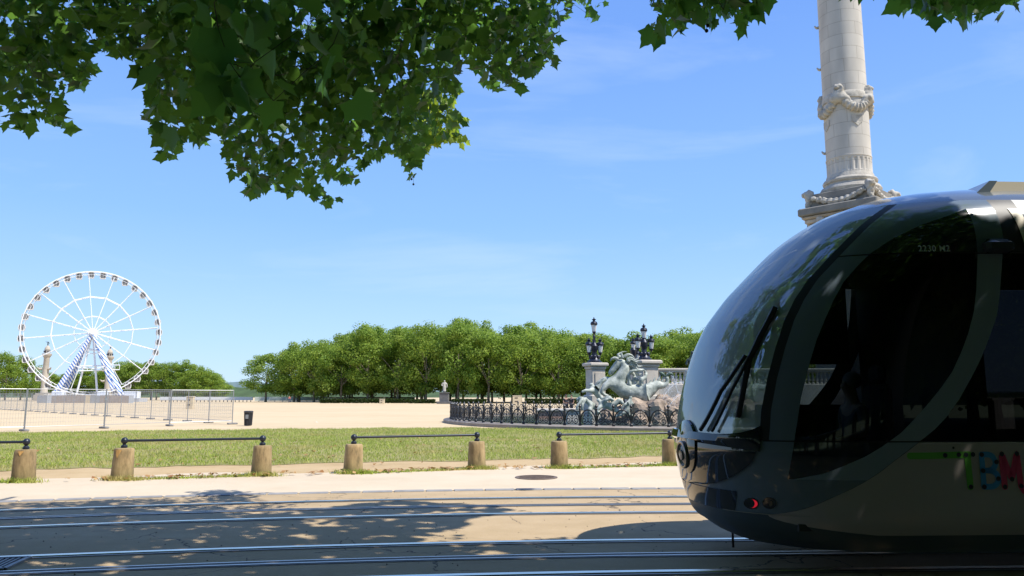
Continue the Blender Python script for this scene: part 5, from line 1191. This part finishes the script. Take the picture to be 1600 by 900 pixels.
# underframe, interior
b = MB(); b.box((TEND/2+.9, 0, .34), (TEND-1.8, 2.0, .2)); b.build('underframe', t_rub, tram)
b = MB(); b.tube([(.58, -.05, .25), (.58, -.05, .09)], .012, 6); b.build('sanding_pipe', t_rub, tram)
b = MB(); b.box((TEND/2+.4, 0, .44), (TEND-.9, 2.1, .06)); b.build('floor', t_in, tram)
b = MB(); b.prism([(.45, .5), (.40, 1.02), (.75, 1.16), (1.25, 1.20), (1.30, 1.05), (1.2, .5)], lambda u, h: Vector((u, -.72, h)), lambda u, h: Vector((u, .72, h))); b.build('console', t_in, tram)
b = MB(); b.bbox((1.22, .0, 1.32), (.1, .5, .32), .03); b.build('dashboard_screen', t_in, tram)
for h0_, h1_ in ((1.98, 2.9), (.6, 1.5)):  # dark panels added inside to block daylight seen through the cab
    b = MB(); V = []; hs_ = hrange(h0_, h1_, 10)
    for h in hs_:
        for k in range(9):
            u = 1.30+(2.5-1.30)*k/8; pp = t_pt(-t_phi(max(u, winl_u(h)+.03), h), h); V.append(Vector((pp.x, pp.y-.05, pp.z)))
    b.add(V, [(9*i+k, 9*i+k+1, 9*i+10+k, 9*i+9+k) for i in range(10) for k in range(8)]); b.build('added_cab_panel', t_in, tram)
b = MB(); b.box((2.62, .0, 1.83), (.05, 2.2, 2.7)); b.build('bulkhead', t_in, tram)
b = MB(); b.box((2.3, .0, 3.12), (.6, 1.7, .08)); b.build('cab_ceiling', t_in, tram)
b = MB(); b.bbox((1.95, .05, .95), (.5, .5, .14), .05); b.bbox((2.22, .05, 1.35), (.13, .48, .75), .05); b.bbox((2.24, .05, 1.83), (.09, .28, .2), .04); b.box((1.95, .05, .68), (.2, .2, .4)); b.build('seat', mat('seat_fabric', (.03, .03, .04), .9), tram)
b = MB(); b.box((TEND-.03, 0, 1.85), (.05, 2.26, 2.6)); b.build('end_wall', t_rub, tram)
b = MB()
for u in (3.4, 4.4, 5.6, 6.8): b.tube([(u, -.75, .47), (u, -.75, 3.1)], .018, 8)
b.build('grab_pole', mat('pole_grey', (.3, .3, .3), .3, .8), tram)
b = MB()
for u in (3.5, 4.3, 6.0, 6.8):
    for v in (-.8, .8): b.bbox((u, v, .9), (.45, .75, .1), .03); b.bbox((u+.24, v, 1.25), (.08, .75, .65), .03); b.box((u, v, .66), (.3, .5, .38))
b.build('passenger_seat', MATS['seat_fabric'], tram)
# lettering
def tstroke(name, paths, w_, m, off=.004):
    b = MB()
    for pts in paths:
        # resample
        P = []
        for (u0, h0), (u1, h1) in zip(pts, pts[1:]):
            k_ = max(2, int(math.hypot(u1-u0, h1-h0)/.02))
            P += [(u0+(u1-u0)*i/k_, h0+(h1-h0)*i/k_) for i in range(k_)]
        P.append(pts[-1]); V = []
        for i, (u, h) in enumerate(P):
            a, c_ = P[max(0, i-1)], P[min(len(P)-1, i+1)]; dx, dy = c_[0]-a[0], c_[1]-a[1]; l_ = math.hypot(dx, dy) or 1; nx_, ny_ = -dy/l_*w_/2, dx/l_*w_/2
            V += [tp(u+nx_, h+ny_, off), tp(u-nx_, h-ny_, off)]
        b.add(V, [(2*i, 2*i+1, 2*i+3, 2*i+2) for i in range(len(P)-1)])
        for (u, h) in (P[0], P[-1]):
            cp = [tp(u+w_/2*math.cos(a), h+w_/2*math.sin(a), off+.0006) for a in np.linspace(0, 2*math.pi, 14, endpoint=False)]; b.add(cp, [tuple(range(14))])
    return b.build(name, m, tram)
def tdots(name, pts, r_, m, off=.0075):
    for u, h in pts:
        b = MB(); b.add([tp(u+r_*math.cos(a), h+r_*math.sin(a), off) for a in np.linspace(0, 2*math.pi, 16, endpoint=False)], [tuple(range(16))]); o = b.build(name, m, tram)
    return o
hT, hB = 1.085, .805
tm_ = tstroke('letter', [[(1.82, 1.075), (2.0, 1.076), (2.36, hT)], [(2.345, hT), (2.35, hB)]], .058, mat('logo_green', (.14, .48, .06), .5))
bB = [(2.475, hT), (2.475, hB)]
arcp = lambda cu, ch, ru, rh: [(cu+ru*math.sin(a), ch+rh*math.cos(a)) for a in np.linspace(0, math.pi, 12)]
tb_ = tstroke('letter', [bB, [(2.475, hT)]+arcp(2.53, (hT+.945)/2, .066, (hT-.945)/2)+[(2.475, .945)], [(2.475, .945)]+arcp(2.535, (.945+hB)/2, .078, (.945-hB)/2)+[(2.475, hB)]], .05, mat('logo_blue', (.05, .32, .68), .5))
tM = tstroke('letter', [[(2.665, hB), (2.66, 1.09), (2.735, .87), (2.80, 1.092), (2.815, .81), (2.84, .765), (3.0, .76), (3.1, .80)]], .055, mat('logo_red', (.70, .05, .15), .5))
dm_ = mat('logo_dot', (.012, .014, .03), .5)
tdots('letter_dot', [(2.14, 1.08), (2.265, 1.084), (2.33, 1.085), (2.352, hB), (2.395, 1.087)], .021, dm_)
tdots('letter_dot', [(2.475, hT), (2.475, .945), (2.475, hB), (2.605, 1.02), (2.61, .875)], .021, dm_)
tdots('letter_dot', [(2.66, 1.09), (2.665, hB), (2.735, .87), (2.80, 1.092), (2.815, .81)], .021, dm_)
tdots('bolt', [(2.22, 1.145), (1.62, 1.21), (.43, 1.11)], .011, t_rub)
# fleet number
fc = bpy.data.curves.new('fleet_number', 'FONT'); fc.body = '2230 M2'; fc.size = .098; fc.space_character = 1.04; fc.offset = .001
fo = bpy.data.objects.new('fleet_number', fc); COL.objects.link(fo); bpy.context.view_layer.update()
me = bpy.data.meshes.new_from_object(fo.evaluated_get(bpy.context.evaluated_depsgraph_get())); bpy.data.objects.remove(fo); bpy.data.curves.remove(fc)
bm = bmesh.new(); bm.from_mesh(me); bmesh.ops.triangulate(bm, faces=bm.faces)
bmesh.ops.subdivide_edges(bm, edges=[e for e in bm.edges if e.calc_length() > .03], cuts=2)
xs_ = [v.co.x for v in bm.verts]; k_ = .285/(max(xs_)-min(xs_))
for v in bm.verts: v.co = tp(2.055+(v.co.x-min(xs_))*k_, 2.925+v.co.y*k_*1.05, .006)
bm.to_mesh(me); bm.free(); me.name = 'fleet_number'; link_mesh('fleet_number', me, mat('number_grey', (.80, .82, .84), .5), tram)
# put the tram on its track
TRAM_A = math.atan(.05); TRAM_P = Vector((1.65, 8.06, 0))
tram.location = TRAM_P; tram.rotation_euler = (0, 0, TRAM_A)
def tw(u, v, h): return TRAM_P+Matrix.Rotation(TRAM_A, 3, 'Z') @ Vector((u, v, h))
pd = tw(1.95, .05, .50); drv = person(pd.x, pd.y, .52, -math.pi/2+TRAM_A, 'tram driver seated behind the dark side window', (.08, .09, .12), (.03, .03, .05), (.2, .19, .18), sit=True)

# ================================================================== OVERHANGING PLANE TREES
near_leaf = leaf_mat('plane_leaves', (.020, .055, .018), (.095, .19, .045), (.20, .42, .06), .42, .45, .35)
bough_leaf = leaf_mat('broad_plane_leaves', (.03, .085, .028), (.08, .18, .05), (.16, .40, .06), .42, .45, .3)
lit_leaf = leaf_mat('backlit_young_leaves', (.07, .14, .02), (.16, .24, .035), (.46, .60, .06), .5, .5, .3)  # lighter leaf copy: glow of the backlit tips is put into the colour
dead_leaf = leaf_mat('red_leaf', (.25, .05, .02), (.32, .08, .03), (.4, .1, .03), .3)
branch_m = mat('branch_bark', (.07, .06, .045), .9, noise=(4, .4, 5), bump=(12, .4, .02))
LO = [(0, 0), (.17, -.04), (.37, -.10), (.43, .05), (.42, .17), (.48, .27), (.64, .50), (.50, .52), (.37, .55), (.29, .70), (.15, .82), (0, 1.10)]
OUT = LO+[(-x, y) for x, y in LO[-2:0:-1]]
OV = np.array(OUT+[(0, .38)]); NO = len(OUT)
LF = np.array([(NO, i, (i+1) % NO) for i in range(NO)])
def leaf_mesh(name, P, size, droop, m, parent, seed=0):
    """plane-tree leaves with five pointed lobes hanging from the points P"""
    g = np.random.default_rng(seed); n = len(P)
    ax = g.normal(0, .75, (n, 3)); ax[:, 2] = -np.abs(g.normal(droop, .45, n)); ax /= np.linalg.norm(ax, axis=1, keepdims=True)
    nr = g.normal(0, 1, (n, 3)); nr[:, 2] += .5; nr -= ax*np.sum(nr*ax, axis=1, keepdims=True); nr /= np.linalg.norm(nr, axis=1, keepdims=True); sd = np.cross(ax, nr)
    s = size if hasattr(size, '__len__') else size*g.choice([.55, .75, .9, 1.05, 1.25], n)*g.uniform(.9, 1.1, n)
    fold = g.uniform(.05, .5, n); curl = g.uniform(-.1, .35, n); wd = g.uniform(.8, 1.05, n)
    X = OV[:, 0][None, :]*wd[:, None]*s[:, None]; Y = OV[:, 1][None, :]*s[:, None]
    Zz = (-fold[:, None]*np.abs(OV[:, 0])[None, :]-curl[:, None]*(OV[:, 1]**2)[None, :])*s[:, None]
    V = P[:, None, :]+sd[:, None, :]*X[..., None]+ax[:, None, :]*Y[..., None]+nr[:, None, :]*Zz[..., None]
    Fq = (np.arange(n)[:, None, None]*(NO+1)+LF[None]).reshape(-1, 3)
    return np_mesh(name, V.reshape(-1, 3), Fq, m, parent)
# outline of the hanging foliage against the sky, used only to decide how low each bough droops
M1 = [(-60, -60), (-60, 205), (0, 206), (22, 202), (45, 208), (62, 192), (80, 188), (98, 210), (118, 228), (128, 220), (108, 200), (98, 180), (104, 152), (130, 150), (148, 112), (142, 84), (165, 80), (185, 98), (203, 84), (214, 118), (230, 124), (224, 148), (233, 165), (227, 203), (248, 220), (246, 250), (262, 254), (288, 224), (318, 230), (330, 214), (316, 186), (340, 196), (348, 248), (364, 280), (386, 272), (384, 308), (408, 310), (426, 288), (450, 312), (478, 303), (508, 322), (534, 325), (538, 312), (500, 296), (492, 280), (520, 284), (560, 288), (574, 268), (572, 248), (600, 252), (618, 242), (638, 262), (640, 282), (650, 279), (655, 254), (668, 233), (698, 222), (724, 232), (733, 214), (716, 204), (743, 185), (720, 178), (706, 164), (720, 144), (714, 112), (726, 92), (748, 118), (760, 133), (774, 148), (785, 130), (800, 146), (819, 143), (816, 124), (834, 118), (844, 104), (868, 106), (864, 80), (879, 55), (888, 40), (886, 15), (905, 8), (922, 34), (950, 36), (955, 14), (948, -60)]
M2 = [(1012, -60), (1020, 28), (1006, 40), (1012, 70), (1028, 84), (1044, 62), (1060, 70), (1062, 44), (1080, 46), (1098, 40), (1116, 50), (1126, 68), (1150, 62), (1156, 70), (1178, 54), (1194, 22), (1206, 8), (1232, 8), (1250, -60)]
M3 = [(1325, -60), (1345, 6), (1372, 0), (1388, 13), (1400, 6), (1410, 28), (1425, 34), (1440, 29), (1465, 54), (1482, 40), (1500, 48), (1534, 54), (1542, 26), (1560, 50), (1580, 34), (1604, 14), (1680, 30), (1680, -60)]
MA = [(np.array([p[0] for p in m]), np.array([p[1] for p in m])) for m in (M1, M2, M3)]
def in_mask(P, grow=0):
    px, py, zc = proj(P); ok = np.zeros(len(P), bool)
    for X, Y in MA: ok |= inside(px, py-grow, X, Y)
    off = (zc < .3) | (py < -25) | ((px < -60) | (px > 1660)) & (py < 250) | ((px < -300) | (px > 1900))
    return ok | off, ok & (zc > .3), (px, py, zc)
ray_np = lambda px, py: np.c_[(px-800)/F_PX, CT-(450-py)/F_PX*ST, ST+(450-py)/F_PX*CT]
def mask_points(n, dmin, dmax, box, g, margin=0):
    px = g.uniform(box[0], box[2], n); py = g.uniform(box[1], box[3], n); ok = np.zeros(n, bool)
    for X, Y in MA: ok |= inside(px, py+margin, X, Y)
    px, py = px[ok], py[ok]; d = g.uniform(dmin, dmax, len(px))
    r_ = ray_np(px, py); return r_*(d/r_[:, 1])[:, None]+np.array([0, 0, CAM_H])
g = np.random.default_rng(77)
def sprays(C, per, rad, g):
    return np.repeat(C, per, axis=0)+g.normal(0, rad, (len(C)*per, 3))*np.array([1, 1, .8])
def keep_visible(P, s):                 # a leaf hangs below its stalk: test stalk and tip
    a, _, _ = in_mask(P); b, _, _ = in_mask(P-np.array([0, 0, s*.8])); return P[a & b]
treeL = empty('plane_tree', (-2.6, -3.6, 0), 'plane tree overhanging the upper left, its dark leafy boughs against the sky', 'tree')
treeR = empty('plane_tree', (8.8, -2.2, 0), 'plane tree shading the tram, a few of its leaves along the top right edge', 'tree')
# leaves that hang into view
def on_road(P): return P[P[:, 1]-SUNV.y/SUNV.z*P[:, 2] < 13.3+np.array([curve_off(x) for x in P[:, 0]-SUNV.x/SUNV.z*P[:, 2]])]
C = np.vstack([mask_points(2900, 6.8, 11.5, (-60, -60, 960, 330), g, 3), mask_points(700, 6.8, 11.5, (-60, -60, 860, 130), g, 30)])
bough = np.sin(C[:, 0]*2.1+np.sin(C[:, 1]*1.3)*1.4)*np.sin(C[:, 2]*3.1+np.cos(C[:, 1]*1.9)*1.3)+.5*np.sin(C[:, 0]*5+C[:, 2]*4)
C = C[bough > -.25+g.uniform(-.35, .35, len(C))]
SHOOT = np.array(tuple(at(700, 200, 11.5))); SV = np.array(tuple(SUNV))
def sun_gap(P, Q, r_):                    # nothing grows in the line of sunlight onto Q
    d = P-Q; t = d @ SV; off_ = np.linalg.norm(d-t[:, None]*SV, axis=1); return ~((off_ < r_) & (t > .25))
def crowded(P, k, r_):                    # a leaf needs neighbours on the same twig
    out = np.zeros(len(P), bool)
    for i in range(0, len(P), 400):
        d = np.linalg.norm(P[i:i+400, None, :]-P[None], axis=2); out[i:i+400] = (d < r_).sum(1) > k
    return P[out]
def fringe(P): return crowded(P, 3, .3)
P1 = on_road(keep_visible(sprays(C, 8, .18, g), .10)); Cf = mask_points(2600, 7.5, 11.5, (-60, 60, 960, 330), g, -3)
edge_px = np.zeros(len(Cf), bool); fx, fy, _ = proj(Cf)
for X, Y in MA:
    for dx, dy in ((0, 16), (14, 8), (-14, 8)): edge_px |= inside(fx, fy, X, Y) & ~inside(fx+dx, fy+dy, X, Y)
P1 = np.vstack([P1, on_road(keep_visible(sprays(Cf[edge_px], 4, .08, g), .05))])
P1 = P1[sun_gap(P1, SHOOT, 1.2)]; ax_, ay_, _ = proj(P1); P1 = fringe(P1[~((ax_ > 664) & (ax_ < 765) & (ay_ > 150) & (ay_ < 245) & (g.uniform(0, 1, len(P1)) < .75))])
C = mask_points(80, 5.2, 7.5, (100, -60, 760, 180), g, 45)
P1b = keep_visible(sprays(C, 9, .2, g), .19)
leaf_mesh('crown', np.vstack([P1, P1b[sun_gap(P1b, SHOOT, 1.2)]]), .116, .6, near_leaf, treeL, 1)
Cb = mask_points(9, 4.2, 5.0, (290, 5, 515, 120), g, 60); Pb = keep_visible(sprays(Cb, 5, .13, g), .22)
leaf_mesh('low_bough', Pb, .20, 1.2, bough_leaf, treeL, 2)
# sunlit young shoots at the right tip of the bough
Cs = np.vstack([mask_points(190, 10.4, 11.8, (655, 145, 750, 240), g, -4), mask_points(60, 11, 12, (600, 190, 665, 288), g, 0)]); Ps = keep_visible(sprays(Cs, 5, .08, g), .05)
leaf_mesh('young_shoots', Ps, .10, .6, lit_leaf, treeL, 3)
Cr = np.vstack([mask_points(85, 5.5, 7.5, (1000, -60, 1250, 90), g, 8), mask_points(110, 5.5, 7.5, (1320, -60, 1680, 60), g, 5)]); Pr = keep_visible(sprays(Cr, 8, .14, g), .17)
leaf_mesh('low_bough', Pr, .15, .9, bough_leaf, treeR, 4)
rl = at(921, 22, 7.0); leaf_mesh('red_leaf', np.array([[rl.x, rl.y, rl.z]]), np.array([.10]), 1.5, dead_leaf, treeL, 5)
# seed balls
b = MB()
for px, py, d in ((643, 280, 11.2), (646, 288, 11.2), (1106, 40, 6.2), (1104, 48, 6.2), (718, 210, 11.3)):
    p = at(px, py, d); b.ball(p, .017, 8, 6); b.tube([p, p+Vector((.0, .0, .12))], .002, 3)
b.build('seed_ball', mat('seed_ball', (.05, .055, .02), .9), treeL)
# crown above the picture: leaves wherever the road lies in shade
lit_px = [(345, 781), (400, 775), (500, 770), (1090, 763), (1300, 760), (1300, 838), (1180, 838), (1090, 836), (1000, 842), (950, 845), (905, 840), (870, 847), (800, 850), (640, 853), (660, 838), (690, 832), (730, 826), (720, 812), (770, 806), (812, 797), (760, 790), (700, 788), (620, 784), (560, 787), (480, 783), (430, 788)]
LG = [gnd(a, c) for a, c in lit_px]; LX, LYs = np.array([p.x for p in LG]), np.array([p.y for p in LG])
n = 122000
hh_ = g.uniform(5.2, 9.8, n); G = np.c_[g.uniform(-22, 20, n), g.uniform(-9, 13.9, n)]
off = np.array([SUNV.x, SUNV.y])/SUNV.z
P = np.c_[G+off[None]*hh_[:, None], hh_]
kerb_y = 13.25+np.array([curve_off(x) for x in G[:, 0]])
edge = 12.9+np.array([curve_off(x) for x in G[:, 0]])+.45*np.sin(G[:, 0]*1.9)+.35*np.sin(G[:, 0]*4.3+1)+.2*np.sin(G[:, 0]*9)
shade = (G[:, 1] < edge) & ~inside(G[:, 0], G[:, 1], LX, LYs)
shade &= ~((G[:, 0] > .9) & (G[:, 1] > 8.55+curve_off(0)))          # the far side of the tram and its own shadow stay in the sun
# gaps between boughs: an uneven field thins the leaves
fld = np.sin(P[:, 0]*1.7+np.sin(P[:, 1]*1.1)*1.5)*np.sin(P[:, 1]*1.9+np.cos(P[:, 2]*1.3)*1.5)+.6*np.sin(P[:, 2]*2.3+P[:, 0])
shade &= fld > -.75+g.uniform(-.3, .3, n)
okm, vis, (qx, qy, qz) = in_mask(P); ok2, vis2, _ = in_mask(P-np.array([0, 0, .25]))
keep = shade & okm & ok2 & ~vis & ~vis2 & ((np.linalg.norm(P-np.array([0, 0, CAM_H]), axis=1) > 3.2))
P = P[keep]; P = P[sun_gap(P, SHOOT, 2.1)]
for u_ in (2.9, 3.6, 4.3, 5.0, 5.7): P = P[sun_gap(P, np.array(tuple(tw(u_, -.9, 3.55))), .42)]

for h_ in np.linspace(1.7, 3.35, 9):     # leaves cleared along mirrored sight lines so the windscreen reflects open sky
    for f_ in (.3, .6, .85):
        ph_ = t_phi(pillar_u(h_), h_)*f_; a_ = t_pt(ph_, h_); e1 = t_pt(ph_+.01, h_)-a_; e2 = t_pt(ph_, h_+.01)-a_; nn = e1.cross(e2).normalized()
        if nn.x > 0: nn = -nn
        w_ = tw(*a_); nn = Matrix.Rotation(TRAM_A, 3, 'Z') @ nn; d_ = (w_-Vector((0, 0, CAM_H))).normalized(); r_ = np.array(tuple(d_-nn*2*d_.dot(nn))); Q_ = P-np.array(tuple(w_)); t_ = Q_ @ r_
        P = P[~((t_ > .3) & (np.linalg.norm(Q_-t_[:, None]*r_, axis=1) < .42+.03*t_))]
left = P[:, 0] < 4.5; print('leaves', len(P1), len(P1b), len(Pr), len(P))
def shade_leaves(name, P, parent, seed):
    g = np.random.default_rng(seed); V, Fq = leaf_cards(P, np.c_[g.normal(0, .6, (len(P), 2)), np.ones(len(P))], .20, .34, g); np_mesh(name, V, Fq, near_leaf, parent)
shade_leaves('upper_crown', P[left], treeL, 6); shade_leaves('upper_crown', P[~left], treeR, 7)
# trunks and limbs
def limb(b, p, q, r0_, r1_, sag, rr_):
    p, q = Vector(p), Vector(q); n = 9; pts = []
    for i in range(n+1):
        t = i/n; w_ = p.lerp(q, t); w_.z += sag*math.sin(math.pi*t); w_ += Vector((rr_.gauss(0, .08), rr_.gauss(0, .08), rr_.gauss(0, .05)))*(0 < i < n); pts.append(w_)
    b.tube(pts, [r0_+(r1_-r0_)*i/n for i in range(n+1)], 8); return pts
rr_ = random.Random(4)
for t_, base, tips in ((treeL, Vector((-2.6, -3.6, 0)), [(-6.5, 8, 8.2), (-3.2, 10.5, 8.0), (-.5, 9.5, 7.8), (-9, 4, 9), (-1, 3, 9.5), (2.5, 6, 9.3)]), (treeR, Vector((8.8, -2.2, 0)), [(4.5, 5.0, 6.4), (7.5, 6.5, 7.5), (11, 5, 8.5), (14, 1, 9)])):
    b = MB(); b.tube([base+Vector((0, 0, -.2)), base+Vector((0, 0, .4)), base+Vector((.1, .1, 2.5)), base+Vector((.15, .4, 4.6))], [.55, .40, .34, .30], 14); b.build('trunk', bark_m, t_, True)
    LP = []; b = MB(); f_ = base+Vector((.15, .4, 4.4))
    for tip in tips: LP += limb(b, f_, tip, .17, .045, 1.1, rr_)
    ob = b.build('limb', branch_m, t_, True)
    # twigs reach down from the limbs to the sprays
    ends = np.vstack([P1[::16], Ps[::7], Pb[::6]]) if t_ is treeL else Pr[::9]
    LPn = [np.array(tuple(p)) for p in LP[3:]]; nodes = np.array(LPn); b = MB()
    dmat = np.linalg.norm(ends[:, None]-nodes[None], axis=2); best = dmat.min(1); par = dmat.argmin(1); done = np.zeros(len(ends), bool); level = np.zeros(len(nodes), int)
    for _ in range(len(ends)):            # every spray grows from the nearest wood already there
        e = int(np.where(done, 1e9, best).argmin()); done[e] = True; s_ = Vector(nodes[par[e]]); e_ = Vector(ends[e]); lv = level[par[e]]
        nodes = np.vstack([nodes, ends[e:e+1]]); level = np.append(level, lv+1)
        d = np.linalg.norm(ends-ends[e], axis=1)*1.02; up = d < best; best = np.where(up, d, best); par = np.where(up, len(nodes)-1, par)
        ln = (e_-s_).length; k_ = .12*ln; pts = [s_]+[s_.lerp(e_, t)+Vector((rr_.gauss(0, k_), rr_.gauss(0, k_), abs(rr_.gauss(0, k_)))) for t in (.33, .67)]+[e_]
        okp, vp, _ = in_mask(np.array([tuple(p) for p in pts]))
        if okp.all(): r_ = max(.0035, .013-.0016*lv); b.tube(pts, [r_, r_*.9, r_*.8, r_*.7], 4)
    b.build('twig', branch_m, t_)
# unseen plane trees added behind the camera to darken the tram's reflections
for j, y in enumerate((-9, -16, -23, -30, -37)):
    for i in range(13):
        x = -34+i*7.5+(j % 2)*3.7
        if (Vector((x, y))-Vector((-2.6, -3.6))).length > 5 and (Vector((x, y))-Vector((8.8, -2.2))).length > 5: plant((i*2+j) % 5, x+random.uniform(-.8, .8), y+random.uniform(-.8, .8), .85, 'plane tree added to the unseen avenue behind the viewer, darkening tram reflections', 'plane trees added to the avenue behind the viewer')
